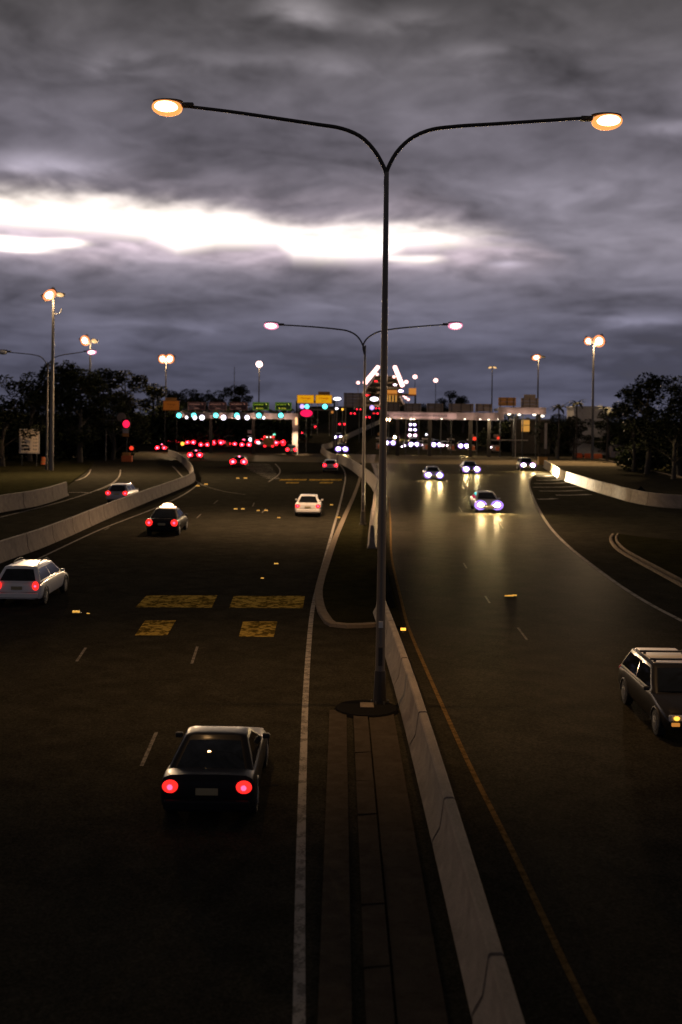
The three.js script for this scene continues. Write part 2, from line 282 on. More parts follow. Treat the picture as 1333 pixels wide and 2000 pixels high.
{ // the two carriageways climbing beyond the plaza
  for (const [c, w, n] of [[1, 2, 'outbound_carriageway'], [3, 4, 'inbound_carriageway']]) {
    const rows = [];
    for (let d = 236; d <= 576; d += 6) { const x = lane(d, c), h = lane(d, w) / 2; rows.push([0, 1, 2, 3, 4, 5, 6].map((k) => { const X = x - h + h * k / 3; return V(X, ground(X, d) + 0.03 - (d < 240 ? 0.026 : 0), -d); })); }
    const g = quads(rows, (i, k, p) => [p.x, p.z], false); g.computeVertexNormals();
    if (g.attributes.normal.getY(3) < 0) { const ix = g.index.array; for (let i = 0; i < ix.length; i += 3) [ix[i], ix[i + 1]] = [ix[i + 1], ix[i]]; g.computeVertexNormals(); }
    part(n, g, M.old_asphalt, road);
  }
}
const line = (name, list, w, mat, y = 0.004) => part(name, ribbon(px(list), w, y), mat, road);
line('edge_line', [[584, 2060], [585, 1950], [586, 1800], [589, 1620], [593, 1480], [597, 1370], [603, 1270], [611, 1190], [622, 1140], [634, 1095], [650, 1037], [663, 990], [672, 952], [675, 932], [672, 918], [664, 908], [655, 903]], 0.165, M.white_paint);
line('edge_line', [[1335, 1214], [1270, 1180], [1215, 1146], [1160, 1106], [1112, 1068], [1076, 1031], [1052, 993], [1040, 966], [1034, 946], [1037, 935], [1046, 925]], 0.2, M.white_paint);
line('edge_line', [[1225, 2110], [1145, 1970], [1080, 1832], [1001, 1662], [920, 1500], [866, 1382], [826, 1292], [797, 1222], [786, 1180], [771, 1117], [765, 1084], [763, 1018], [760, 970]], 0.11, M.gold_paint);
line('edge_line', [[60, 1099], [128, 1066], [202, 1032], [300, 994], [352, 970], [380, 952], [390, 942]], 0.15, M.white_paint);
line('edge_line', [[-10, 1013], [50, 998], [95, 987], [150, 971], [190, 957], [220, 943], [233, 931], [236, 917]], 0.16, M.white_paint);
line('edge_line', [[190, 958], [213, 949], [228, 938], [235, 926]], 0.15, M.white_paint);
line('edge_line', [[148, 939], [164, 933], [173, 926], [178, 917]], 0.15, M.white_paint);
line('edge_line', [[72, 932], [100, 926], [129, 921]], 0.14, M.white_paint);
line('edge_line', [[337, 910], [346, 919], [352, 926], [358, 932]], 0.15, M.white_paint);
line('edge_line', [[135, 962], [155, 961.5], [177, 963]], 0.5, M.white_paint);
line('edge_line', [[525, 941], [540, 931], [547, 923], [546, 915], [538, 906]], 0.16, M.white_paint);
line('edge_line', [[382, 938], [398, 948], [440, 960], [480, 966]], 0.1, M.white_paint);
line('hold_line', [[583, 870.6], [610, 870.3], [634, 869.8]], 1.6, M.white_paint);
line('hold_line', [[678, 870.4], [705, 870.8], [735, 871.2]], 1.6, M.white_paint);
for (const [a, b, v] of [[1049, 1076, 930], [1048, 1097, 938], [1043, 1108, 944], [1041, 1126, 951.5], [1054, 1141, 959], [1086, 1152, 967], [1051, 1086, 975]]) line('chevron_stripe', [[a, v], [(a + b) / 2, v + 0.1], [b, v - 1.5]], 0.8, M.white_paint);
for (let k = 0; k < 10; k++) { const v = 906 + k * 3.1, a = 462 + k * 6.6, b = 528 + k * 2; line('chevron_stripe', [[a, v], [(a + b) / 2, v + 0.4], [b, v + 0.8]], 0.8, M.white_paint); }
for (const c of [[[287, 1163], [425, 1163], [414, 1187], [265, 1186]], [[457, 1164], [596, 1164], [592, 1188], [448, 1187]], [[284, 1212], [344, 1212], [327, 1241], [264, 1241]], [[475, 1214], [542, 1214], [535, 1244], [467, 1244]],
  [[548, 936], [600, 936], [598, 938.4], [545, 938.4]], [[606, 936], [668, 936], [667, 938.4], [604, 938.4]], [[561, 941.5], [585, 941.5], [583, 944], [558, 944]], [[626, 941.5], [651, 941.5], [650, 944], [624, 944]]])
  part('painted_block', flat(px(c), 0.004), M.amber_paint, road);
for (const [u0, v0, u1, v1] of [[375, 1296, 386, 1263], [150, 1292, 168, 1265], [277, 1496, 306, 1430], [494, 989, 497, 982], [418, 984, 426, 977], [385, 1012, 393, 1004], [512, 1002, 520, 993], [905, 975, 914, 968], [983, 1032, 975, 1020], [912, 1110, 906, 1100], [957, 1178, 948, 1164], [849, 960, 847, 953], [903, 1000, 897, 990], [1030, 1250, 1012, 1226], [205, 1035, 214, 1030], [640, 850, 650, 847]])
  line('lane_dash', [[u0, v0], [(u0 + u1) / 2, (v0 + v1) / 2], [u1, v1]], 0.085, M.faded_paint);
{ // raised amber studs, their reflected glint put in as a glowing lens
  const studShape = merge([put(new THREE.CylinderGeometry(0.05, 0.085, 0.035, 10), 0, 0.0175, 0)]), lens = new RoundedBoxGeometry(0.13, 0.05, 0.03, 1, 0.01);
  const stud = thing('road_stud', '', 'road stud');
  part('base', studShape, M.galvanised, stud); part('glow_lens', lens, M.reflector, stud, V(0, 0.035, 0.05)).scale.set(1, 1, 1);
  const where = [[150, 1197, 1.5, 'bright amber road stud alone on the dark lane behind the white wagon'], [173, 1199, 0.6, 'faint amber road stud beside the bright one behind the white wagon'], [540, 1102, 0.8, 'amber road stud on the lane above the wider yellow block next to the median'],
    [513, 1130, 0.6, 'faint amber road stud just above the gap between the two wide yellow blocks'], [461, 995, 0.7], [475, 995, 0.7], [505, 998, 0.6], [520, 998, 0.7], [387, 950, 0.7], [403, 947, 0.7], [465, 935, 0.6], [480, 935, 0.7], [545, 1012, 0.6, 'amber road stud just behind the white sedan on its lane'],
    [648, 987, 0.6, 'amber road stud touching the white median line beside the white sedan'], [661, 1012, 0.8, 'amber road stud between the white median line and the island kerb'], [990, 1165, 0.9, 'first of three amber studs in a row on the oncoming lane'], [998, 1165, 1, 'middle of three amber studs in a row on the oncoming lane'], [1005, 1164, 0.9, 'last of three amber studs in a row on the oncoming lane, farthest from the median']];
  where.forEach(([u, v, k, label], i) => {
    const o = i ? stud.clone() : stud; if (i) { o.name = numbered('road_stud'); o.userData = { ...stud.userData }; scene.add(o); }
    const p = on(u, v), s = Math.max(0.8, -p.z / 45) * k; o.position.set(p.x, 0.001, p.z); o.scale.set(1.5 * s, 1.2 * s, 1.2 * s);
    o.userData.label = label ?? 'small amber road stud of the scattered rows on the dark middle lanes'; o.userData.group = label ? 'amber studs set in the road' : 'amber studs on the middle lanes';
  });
  const t = thing('barrier_reflector', 'amber reflector on top of the near end of the pale concrete barrier', 'reflector', on(788, 1231, 0.9));
  part('bracket', box(0.06, 0.12, 0.04, 0, -0.02, 0), M.galvanised, t); part('glow_lens', box(0.17, 0.085, 0.03, 0, 0.04, 0.03), M.amber_lit, t);  // reflected glint put in as a glowing amber lens
}

// ---------------------------------------------------------------- barriers, kerbs, islands
function profileRows(pts, prof) {                                        // a cross-section swept along points
  return pts.map((p, i) => { const t = V().subVectors(pts[Math.min(i + 1, pts.length - 1)], pts[Math.max(i - 1, 0)]).setY(0).normalize(), s = V(-t.z, 0, t.x); return prof.map(([o, y]) => p.clone().addScaledVector(s, o).setY(p.y + y)); });
}
function swept(pts, prof) {
  const g = capped(profileRows(pts, prof), 0.5), p = g.attributes.position, uv = g.attributes.uv;
  for (let i = 0; i < p.count; i++) uv.setXY(i, p.getX(i) * 0.3 - p.getZ(i), p.getY(i) + p.getX(i));
  return g;
}
const jersey = (h) => [[-0.3, 0], [-0.3, 0.08], [-0.17, 0.32], [-0.1, h - 0.03], [-0.07, h], [0.07, h], [0.1, h - 0.03], [0.17, 0.32], [0.3, 0.08], [0.3, 0]].reverse();
function barrier(name, label, pts, h, len, mat, alt) {
  const o = thing(name, label, 'barrier'), all = resample(pts, 0.5), per = Math.max(2, Math.round(len / 0.5));
  for (let i = 0, k = 0; i < all.length - 1; i += per, k++) {
    const seg = all.slice(i, Math.min(i + per, all.length - 1) + 1).map((p) => p.clone()); if (seg.length < 2) continue;
    const a = seg[0], b = seg[1], c = seg[seg.length - 1], d = seg[seg.length - 2]; a.lerp(b, 0.1); c.lerp(d, 0.1);
    const hh = typeof h === 'function' ? h(k) : h;
    part('barrier_segment', swept(seg, jersey(hh)), alt?.(k) ?? mat, o);
  }
  return o;
}
barrier('concrete_barrier', 'long pale concrete barrier running from the grassy island down the median between both carriageways', [V(1.62, 0, -44), V(1.78, 0, -38), V(1.95, 0, -30), V(2.05, 0, -20), V(2.1, 0, -8)], 0.86, 6, M.concrete_pale);
barrier('dark_barrier', 'low dark barrier section joining the pale median barrier to the island beside the tall pole', [V(2.0, 0, -45), V(2.05, 0, -50), V(2.15, 0, -57)], 0.8, 2.4, M.near_black);  // barrier section in one even near-black colour
barrier('concrete_barrier', 'pale concrete barrier along the grassy island, curving past the second double-arm lamp', [[727, 1075], [729, 1040], [732, 1000], [736, 978], [738, 966], [727, 950], [711, 935], [694, 921], [677, 910.5], [662, 904]].map(([u, v]) => on(u, v)), 1.45, 5, M.concrete_pale);
barrier('concrete_barrier', 'concrete barrier bending round the nose where oncoming headlights leave the plaza', [[660, 903], [647, 897], [635, 889], [629, 882.5], [632, 878], [641, 876.5], [655, 869.5]].map(([u, v]) => onRoad(u, v, 0)), 1.2, 6, M.concrete);
barrier('concrete_barrier', 'pale concrete barrier climbing toward the bridge between red tail lights and oncoming cars', [[657, 868.5], [674, 859.5], [708, 843], [725, 835], [741, 827]].map(([u, v]) => onRoad(u, v, 0)), 1.2, 12, M.concrete_pale);
barrier('concrete_barrier', 'long brownish concrete barrier between the outer ramp and the outbound lanes, passing the taxi', [[-14, 1102], [0, 1096], [63, 1074], [126, 1048], [202, 1014], [284, 980], [347, 955], [374, 942], [377, 932], [371, 918], [347, 896], [330, 889]].map(([u, v]) => on(u, v)), 1.05, 5, M.concrete);
barrier('concrete_barrier', 'short outer concrete barrier of blocks beside the ramp edge line below the toll charges board', [[-40, 1009], [0, 1000], [63, 989], [96, 980], [129, 968]].map(([u, v]) => on(u, v)), 1.3, 8, M.concrete);
barrier('concrete_barrier', 'outer barrier by the oncoming lanes with blocks lit brightly by passing headlights', [[1064, 913], [1076, 920], [1100, 936], [1140, 951], [1166, 960], [1200, 970], [1242, 982], [1290, 990], [1345, 994]].map(([u, v]) => on(u, v)), 1.2, 4, M.concrete_pale, (k) => (k === 8 || k === 9 ? M.concrete_dark : k % 3 === 1 ? M.concrete : M.concrete_pale));
function kerb(pts, w, h, parent, mat = M.kerb) { part('kerb', swept(resample(pts, 0.6), [[-w / 2, 0], [-w / 2, h - 0.02], [-w / 2 + 0.03, h], [w / 2 - 0.03, h], [w / 2, h - 0.02], [w / 2, 0]].reverse()), mat, parent); }
{
  const isl = structure('median_island', 'raised kerbed island of dark turf round the second lamp in the median');
  const edge = px([[706, 926], [700, 948], [690, 975], [675, 1008], [655, 1055], [640, 1098], [628, 1135], [623, 1160], [626, 1186], [636, 1208], [655, 1224], [690, 1226], [738, 1223]]);
  kerb(edge, 0.34, 0.14, isl);
  part('turf', raised([...resample(edge, 0.8), V(2.35, 0, -41), V(2.5, 0, -60), V(3.0, 0, -84), V(3.4, 0, -108), V(3.4, 0, -128)], 0, 0.11), M.turf, isl);
  const low = structure('median_strip', 'bare median strip with two concrete drain slabs beside the barrier');
  part('drain_slab', raised([V(-0.2, 0, -29.4), V(0.24, 0, -29.6), V(0.24, 0, -5), V(-0.2, 0, -5)], 0, 0.05), M.concrete_dark, low);
  for (let k = 0; k < 12; k++) part('drain_slab', raised([V(0.42, 0, -29.6 + k * 2), V(0.78, 0, -29.7 + k * 2), V(0.78, 0, -27.72 + k * 2), V(0.42, 0, -27.66 + k * 2)], 0, 0.06 + rr(0, 0.02)), M.concrete_dark, low);
  part('drain_slab', raised([V(0.82, 0, -29.9), V(1.46, 0, -30.4), V(1.46, 0, -5), V(0.82, 0, -5)], 0, 0.04), M.concrete_dark, low);
  const foot = thing('base_shade_disc', 'round dark disc standing in for shade round the base of the tall double-arm lamp', 'shading', on(716, 1388));  // pole base shadow put in as a near-black disc
  part('shade_ring', [cyl(0.86, 0.8, 0.09, 0, 0, 0, 28)], M.near_black, foot); part('cover_plate', box(0.36, 0.02, 0.5, 0.02, 0.1, -0.2), M.kerb, foot);
  const ri = structure('kerbed_verge', 'kerbed strip of dark turf beside the oncoming slip lane');
  const re = px([[1197, 1046], [1193, 1054], [1197, 1064], [1210, 1077], [1238, 1094], [1280, 1117], [1340, 1150]]);
  kerb(re, 0.16, 0.14, ri); kerb(re.map((p) => p.clone().add(V(0.42, 0, -0.25))), 0.12, 0.15, ri);
  part('turf', raised([...re.map((p) => p.clone().add(V(0.5, 0, -0.2))), V(22, 0, -40), V(28, 0, -66), V(20, 0, -74)], 0, 0.1), M.turf, ri);
  const lv = structure('grass_verge', 'dark grass verge beyond the outer ramp');
  part('turf', raised([...px([[-60, 1022], [-20, 1000], [60, 975], [130, 950], [165, 925], [180, 910], [186, 897]]), V(-62, 0, -196), V(-110, 0, -196), V(-110, 0, -60)], 0, 0.12), M.turf, lv);
  const rv = structure('grass_verge', 'dark grass verge beyond the side road');
  const rve = px([[1128, 888], [1180, 898], [1235, 912], [1300, 926], [1400, 950]]);
  part('turf', raised([...rve, V(100, 0, -100), V(100, 0, -228), V(56, 0, -228)], 0, 0.1), M.turf, rv); kerb(rve, 0.3, 0.16, rv);
}

// ---------------------------------------------------------------- the bridge
{
  const b = thing('road_bridge', 'long high road bridge climbing and curving away to its lit crest', 'bridge'), ds = [];
  for (let d = 556; d <= 1640; d += 22) ds.push(d);
  const strip = (x0, y0, x1, y1) => ds.map((d) => { const L = lane(d, 1) - lane(d, 2) / 2 - 0.6, R = lane(d, 3) + lane(d, 4) / 2 + 0.6, h = climb(d); return [V(lerp(L, R, x0) , h + y0, -d), V(lerp(L, R, x1), h + y0, -d), V(lerp(L, R, x1), h + y1, -d), V(lerp(L, R, x0), h + y1, -d)]; });
  part('deck', capped(strip(0, 0, 1, -2.4)), M.old_asphalt, b);
  part('parapet', capped(strip(0, 1.1, 0.012, 0.01)), M.concrete, b); part('parapet', capped(strip(0.988, 1.1, 1, 0.01)), M.concrete, b); part('median_parapet', capped(strip(0.492, 0.9, 0.508, 0.01)), M.concrete, b);
  for (const d of [620, 680, 740, 810, 880, 960, 1040, 1130, 1230, 1340, 1460, 1580]) { const h = climb(d) - 2.38; for (const q of [0.28, 0.72]) { const x = lerp(lane(d, 1) - lane(d, 2) / 2, lane(d, 3) + lane(d, 4) / 2, q); part('pier', box(4.5, h + 2, 2.4, x, h / 2 - 1, -d, 0.3), M.concrete, b); } }
}

// ---------------------------------------------------------------- lamps
function bowlLamp(parent, p, dir, mat, k = 1, name = 'lamp_bowl') {      // cobra-head luminaire: housing above, glowing bowl below
  const h = part('lamp_housing', [ball(0.42 * k, 0.06 * k, 0.22 * k, dir * 0.12 * k, 0.14 * k, 0), box(0.34 * k, 0.13 * k, 0.2 * k, -dir * 0.42 * k, 0.04 * k, 0, 0.04)], M.steel_dark, parent, p);
  const g = part(name, [ball(0.42 * k, 0.23 * k, 0.29 * k, 0, 0, 0, 24)], mat, h); g.rotation.z = dir * 0.06; g.position.set(dir * 0.14 * k, -0.035 * k, 0);
  if (mat !== M.unlit_lamp) part('lamp_core', [ball(0.36 * k, 0.18 * k, 0.27 * k, 0, -0.012 * k, 0.06 * k, 24)], mat === M.sodium ? M.sodium_core : M.sodium_pink, g); return h;
}
function doubleArm(label, base, H, D, jt, L, R, r, tips, k) {
  const o = thing('street_lamp', label, 'street lamp', base, 0, 'double-arm lamps in the median'), q = (u, v) => at(u, v, D).sub(base), j = q(...jt);
  part('pole', [cyl(r * 1.25, r * 0.62, j.y, 0, 0.05, 0, 20)], M.galvanised, o);
  part('base_flange', [cyl(r * 2.4, r * 2.4, 0.06, 0, 0, 0, 20), cyl(r * 1.7, r * 1.35, 0.9, 0, 0.05, 0, 12)], M.steel_dark, o);
  part('access_hatch', box(r * 1.1, 0.5, 0.03, 0, 1.35, r * 1.22, 0.012), M.steel_dark, o); part('base_bolts', [0, 1, 2, 3, 4, 5].map((i) => cyl(0.022, 0.022, 0.12, Math.cos(i * 1.047) * r * 2.1, 0.04, Math.sin(i * 1.047) * r * 2.1, 6)), M.galvanised, o); part('door_label', box(0.12, 0.18, 0.01, 0, 2.2, r * 1.24, 0.004), M.plate_white, o);
  part('arm', tube([V(0, j.y - 0.7, 0), j, ...L.map((p) => q(...p))], r * 0.55, r * 0.42), M.steel_dark, o); part('arm', tube([V(0, j.y - 0.7, 0), j, ...R.map((p) => q(...p))], r * 0.55, r * 0.42), M.steel_dark, o);
  tips.forEach(([u, v, dir, mat, I, rgb], i) => { const p = q(u, v); bowlLamp(o, p, dir, mat ?? M.unlit_lamp, k); if (I) { const f = p.clone().add(base).add(V(dir * 0.14 * k, -0.34 * k, 0)); spot(I, rgb, f, f.clone().add(V(-dir * 2.2, -16, k < 1 ? -2.5 : 0)), k < 1 ? 0.8 : 1.2, 1, 12, 'street_lamp_light'); } });
  return o;
}
{
  const b1 = on(739, 1374); b1.z = -30.1; b1.x = at(742, 1375, 30.1).x;
  doubleArm('tall double-arm street lamp in the median with two glowing orange bowls', V(b1.x, 0, -30.1), 16, 30.1, [755, 340], [[746, 318], [731, 293], [705, 267], [668, 251], [620, 243], [560, 234], [450, 218], [372, 208.5]], [[763, 318], [778, 294], [804, 270], [840, 254], [890, 247], [960, 242.5], [1060, 236], [1150, 230]], 0.105,
    [[337, 208, -1, M.sodium, 215, SODIUM], [1176, 235, 1, M.sodium, 215, SODIUM]], 0.98);
  const b2 = on(709, 1028);
  doubleArm('smaller double-arm street lamp on the grassy island with two pink-white bowls', V(b2.x, 0.1, b2.z), 14, -b2.z, [709.5, 676], [[704, 664], [695, 654], [680, 646.5], [655, 642.5], [600, 637.5], [548, 634.5]], [[715, 664], [724, 656], [740, 648], [765, 643], [820, 637.5], [874, 633.5]], 0.11,
    [[535, 635, -1, M.pink_rim, 900, [1, 0.62, 0.34]], [885, 635, 1, M.pink_rim, 900, [1, 0.62, 0.34]]], 1.25);
  doubleArm('double-arm street lamp against the dark trees with only one bowl lit', V(at(93, 800, 152).x, 0, -152), 16, 152, [93, 716], [[88, 705], [80, 697], [66, 693], [40, 690], [12, 687.5]], [[99, 706], [106, 699], [120, 694], [145, 690], [168, 686.5]], 0.13,
    [[9, 687, -1, null], [177, 687, 1, M.pink_rim, 700, [1, 0.62, 0.34]]], 1.5);
}
function mast(label, u, vTop, D, heads, extra) {                          // high mast with floodlights on a cross bar
  const p = at(u, vTop, D), y0 = ground(p.x, D), H = p.y - y0, o = thing('high_mast', label, 'high mast', V(p.x, y0, p.z), 0, 'high masts round the toll plaza'), r = H * 0.0095;
  part('pole', [cyl(r * 1.35, r * 0.7, H, 0, 0, 0, 16)], M.galvanised, o); part('head_frame', [box(2.6, 0.16, 0.16, 0, H - 0.1, 0), cyl(0.3, 0.3, 0.3, 0, H - 0.25, 0)], M.steel_dark, o);
  for (const [dx, dy, w, h, mat, I, tilt = 0.3] of heads) {
    const q = part('floodlight', [box(w * 1.08, h * 0.8, 0.5, 0, 0.08, -0.1, 0.08)], M.steel_dark, o, V(dx, H + dy, 0.1)); q.rotation.z = -Math.sign(dx || 1) * tilt;
    if (mat) { const g = part('glow_lens', [ball(w / 2, h / 2, 0.2, 0, 0, 0, 18)], mat === M.mast_light ? M.mast_rim : mat, q); g.position.set(0, -0.05, 0.22); if (mat === M.mast_light) part('lamp_core', [ball(w * 0.34, h * 0.34, 0.2, 0, 0, 0.06, 18)], mat, g); }
    if (I) spot(I * 2.7, MAST, V(p.x + dx, p.y + dy - h * 0.5 - 0.2, p.z + 0.5), V(clamp(p.x * 0.45, -22, 30), 0, D < 160 ? -112 : D < 250 ? -135 : -190), D < 250 ? 1.1 : 0.95, 0.9, 14, 'mast_light');
    if (I) lamp(I * 0.035, MAST, V(p.x, p.y - 0.9, p.z + 1.3), 8, 'head_light');
  }
  extra?.(o, H); return o;
}
mast('high mast before the dark trees, its one bright floodlight tilted over a hooked bracket', 105, 577, 150, [[-0.5, 0.05, 1.9, 1.35, M.mast_light, 2200, 0.6], [0.95, 0.1, 1.0, 0.55, M.mast_dim, 0, 0.2]], (o, H) => part('hook_bracket', tube([V(0.1, H - 2.4, 0), V(0.6, H - 2.45, 0), V(1.0, H - 2.2, 0), V(1.05, H - 1.7, 0)], 0.06), M.galvanised, o));
mast('high mast behind the unlit arm, white floodlight beside a dark one, above trees', 177, 667, 241, [[-1.1, 0.2, 1.9, 2.3, M.mast_light, 1600, 0.5], [0.9, 0.1, 1.3, 0.9, M.mast_dim, 0]]);
mast('high mast with a wide pink-white light rising behind the lone orange sign', 325, 701, 300, [[-0.9, 0, 2.2, 2.4, M.mast_light, 2200, 0.1], [1.0, 0.05, 2.4, 2.5, M.mast_light, 2200, 0.1]]);
mast('slender high mast with one small round light over the green signs', 507, 711, 325, [[0, 0, 1.9, 1.8, M.sodium_pink, 1500]]);
mast('thin dim high mast rising over the low canopy, left of the brown sign pair', 962, 717, 332, [[-0.7, -0.1, 1.1, 0.5, M.mast_dim, 60], [0.7, -0.1, 1.1, 0.5, M.mast_dim, 60]]);
mast('high mast behind the brown canopy signs with its lit head leaning one way', 1052, 698, 282, [[-0.6, 0, 2.2, 1.4, M.mast_light, 1500, 0.25], [1.0, 0.15, 1.3, 0.6, null, 0]]);
mast('brightest orange high mast standing over the palms, white building and orange blocks', 1160, 667, 222, [[-1.15, 0.1, 1.5, 1.6, M.mast_light, 2000, -0.5], [0.95, 0.1, 2.3, 2.4, M.mast_light, 3200, -0.4]]);
const ORD = ['first', 'second', 'third', 'fourth', 'fifth', 'sixth', 'seventh', 'eighth', 'topmost'];
{ // lamps on the bridge and its approach, each a post with one globe
  const bridgeLamp = (u, v, D, k, label, group) => { const p = at(u, v, D), y0 = deck(p.x, D), o = thing('bridge_lamp', label, 'bridge lamp', V(p.x, y0, p.z), 0, group); part('post', [cyl(0.18, 0.1, Math.max(2, p.y - y0), 0, 0, 0, 8)], M.steel_dark, o); part('lamp_globe', ball(k, k * 0.9, k, 0, p.y - y0, 0, 12), M.bridge_glow, o); return o; };
  for (let i = 0; i < 9; i++) { const t = i / 8; bridgeLamp(lerp(714, 738, t), lerp(747, 717.5, t * 0.96 + 0.04 * t * t), lerp(800, 1260, t), lerp(1.7, 2.4, t), `${ORD[i]} lamp up the slanting row that climbs to the bridge crest`, 'climbing bridge lamps'); }
  for (let i = 0; i < 9; i++) { const t = i / 8; bridgeLamp(lerp(786, 772, t), lerp(752, 717.5, t), lerp(760, 1260, t), lerp(1.6, 2.4, t), `${ORD[i]} lamp up the slanting row on the oncoming side of the bridge crest`, 'falling bridge lamps'); }
  bridgeLamp(700, 747.5, 640, 0.95, 'lone bridge lamp beside the second double-arm lamp pole'); bridgeLamp(737, 731, 1000, 1.3, 'bridge lamp just inside the climbing row of lamps'); bridgeLamp(770, 736, 1000, 1.3, 'bridge lamp just inside the falling row of lamps');
  bridgeLamp(794, 746, 820, 1.4, 'bridge lamp just outside the falling row of lamps'); bridgeLamp(811, 736, 520, 1.05, 'pink round lamp on a post beside the bridge, nearer of two'); bridgeLamp(851.5, 743, 500, 1.0, 'pink round lamp on a post beside the bridge, above the small tree');
  for (const [u, v, k, l] of [[749, 747, 1.3, 'white light beside the tall lamp pole at the bridge crest'], [759, 749.5, 1.1, 'white light low on the bridge crest, next to the tall pole'], [766, 747, 1.5, 'white light in the middle of the crest cluster'], [774, 746, 1.3, 'white light at the end of the crest cluster toward the falling lamps']]) bridgeLamp(u, v, 1150, k, l);
  for (const d of [620, 690, 760, 840, 930, 1030, 1130, 1230]) lamp(2600, [1, 0.62, 0.45], V(mid(d), climb(d) + 9, -d), 20, 'bridge_lamp_light');
  for (const [u, v] of [[789, 773], [793, 777], [798, 780]]) bridgeLamp(u, v, 470, 0.55, 'low orange-white lamp of three under the yellow gantry', 'low lamps under the gantry');
}

// ---------------------------------------------------------------- toll plaza
const word = (g, s, x, y, size, col, al = 'center', w = 'bold') => { g.fillStyle = col; g.font = `${w} ${size}px sans-serif`; g.textAlign = al; g.textBaseline = 'middle'; g.fillText(s, x, y); };
const arrow = (g, x, y, s, col) => { g.fillStyle = col; g.beginPath(); g.moveTo(x - s, y - s); g.lineTo(x + s * 0.2, y - s * 0.8); g.lineTo(x + s, y + s * 0.8); g.lineTo(x + s * 0.2, y + s * 0.2); g.closePath(); g.fill(); };
printed('maroon_face', 256, 128, (g, w, h) => { g.fillStyle = '#1d0d0d'; g.fillRect(0, 0, w, h); g.strokeStyle = '#6b4036'; g.lineWidth = 5; g.strokeRect(5, 5, w - 10, h - 10); word(g, 'AUTOMATIC', 100, 34, 27, '#c08a76'); arrow(g, 212, 34, 17, '#c58b7a'); word(g, 'LANE', 80, 68, 22, '#7d5246'); word(g, 'Coins', 128, 100, 28, '#c8947f'); }, 0.35);
printed('green_face', 256, 128, (g, w, h) => { g.fillStyle = '#0c1c06'; g.fillRect(0, 0, w, h); g.strokeStyle = '#5d8a1c'; g.lineWidth = 6; g.strokeRect(5, 5, w - 10, h - 10); word(g, 'AUTOMATIC', 96, 36, 28, '#98b42a'); arrow(g, 212, 36, 19, '#d6e060'); word(g, 'Coins', 130, 98, 28, '#e3d63e'); g.beginPath(); g.arc(66, 98, 11, 0, 7); g.fill(); }, 0.75);
printed('yellow_face', 256, 144, (g, w, h) => { g.fillStyle = '#f0a70c'; g.fillRect(0, 0, w, h); g.strokeStyle = '#b45f08'; g.lineWidth = 4; g.strokeRect(6, 6, w - 12, h - 12); word(g, 'Change', 128, 54, 44, '#b04a06'); word(g, 'given', 128, 104, 26, '#8c7a28'); }, 0.75);
printed('orange_face', 256, 160, (g, w, h) => { g.fillStyle = '#b8641c'; g.fillRect(0, 0, w, h); g.strokeStyle = '#7a3a0c'; g.lineWidth = 4; g.strokeRect(6, 6, w - 12, h - 12); word(g, 'Change', 128, 62, 40, '#7c3a0a'); word(g, 'given', 128, 110, 26, '#8a4a14'); }, 0.2);
printed('toll_face', 256, 320, (g, w, h) => {
  g.fillStyle = '#f2e0c4'; g.fillRect(0, 0, w, h); g.strokeStyle = '#5a5046'; g.lineWidth = 4; g.strokeRect(7, 7, w - 14, h - 14); word(g, 'TOLL CHARGES', 128, 34, 27, '#40382f'); g.fillStyle = '#15120e';
  const wheel = (x, y, r) => { g.beginPath(); g.arc(x, y, r, 0, 7); g.fill(); };
  wheel(40, 96, 7); wheel(62, 96, 7); g.fillRect(42, 84, 20, 7);                               // motorcycle
  g.fillRect(36, 128, 44, 10); g.fillRect(46, 120, 24, 10); wheel(45, 140, 6); wheel(72, 140, 6); // car
  g.fillRect(30, 162, 40, 22); g.fillRect(70, 170, 18, 14); wheel(40, 187, 7); wheel(78, 187, 7); // van
  g.fillRect(26, 208, 74, 24); g.fillRect(100, 216, 20, 16); for (const x of [38, 54, 90, 112]) wheel(x, 234, 7); // truck
  g.fillRect(54, 256, 84, 26); g.fillRect(30, 266, 20, 16); for (const x of [38, 66, 80, 116, 130]) wheel(x, 285, 7); // semi-trailer
  ['.80', '1.10', '2.20', '4.40', '6.60'].forEach((s, i) => word(g, s, 204, [92, 132, 178, 222, 272][i], 28, '#6a5c4c'));
});
printed('beam_face', 1536, 84, (g, w, h) => { g.fillStyle = '#d9c4bc'; g.fillRect(0, 0, w, h); g.fillStyle = '#4a4048'; g.beginPath(); g.moveTo(30, 56); g.lineTo(60, 24); g.lineTo(90, 56); g.closePath(); g.fill(); word(g, 'GATEWAY TOLL  MOTORWAY', 470, 42, 46, '#6a5a5c'); word(g, 'GATEWAY BRIDGE PLAZA', 1060, 42, 46, '#6a5a5c'); });
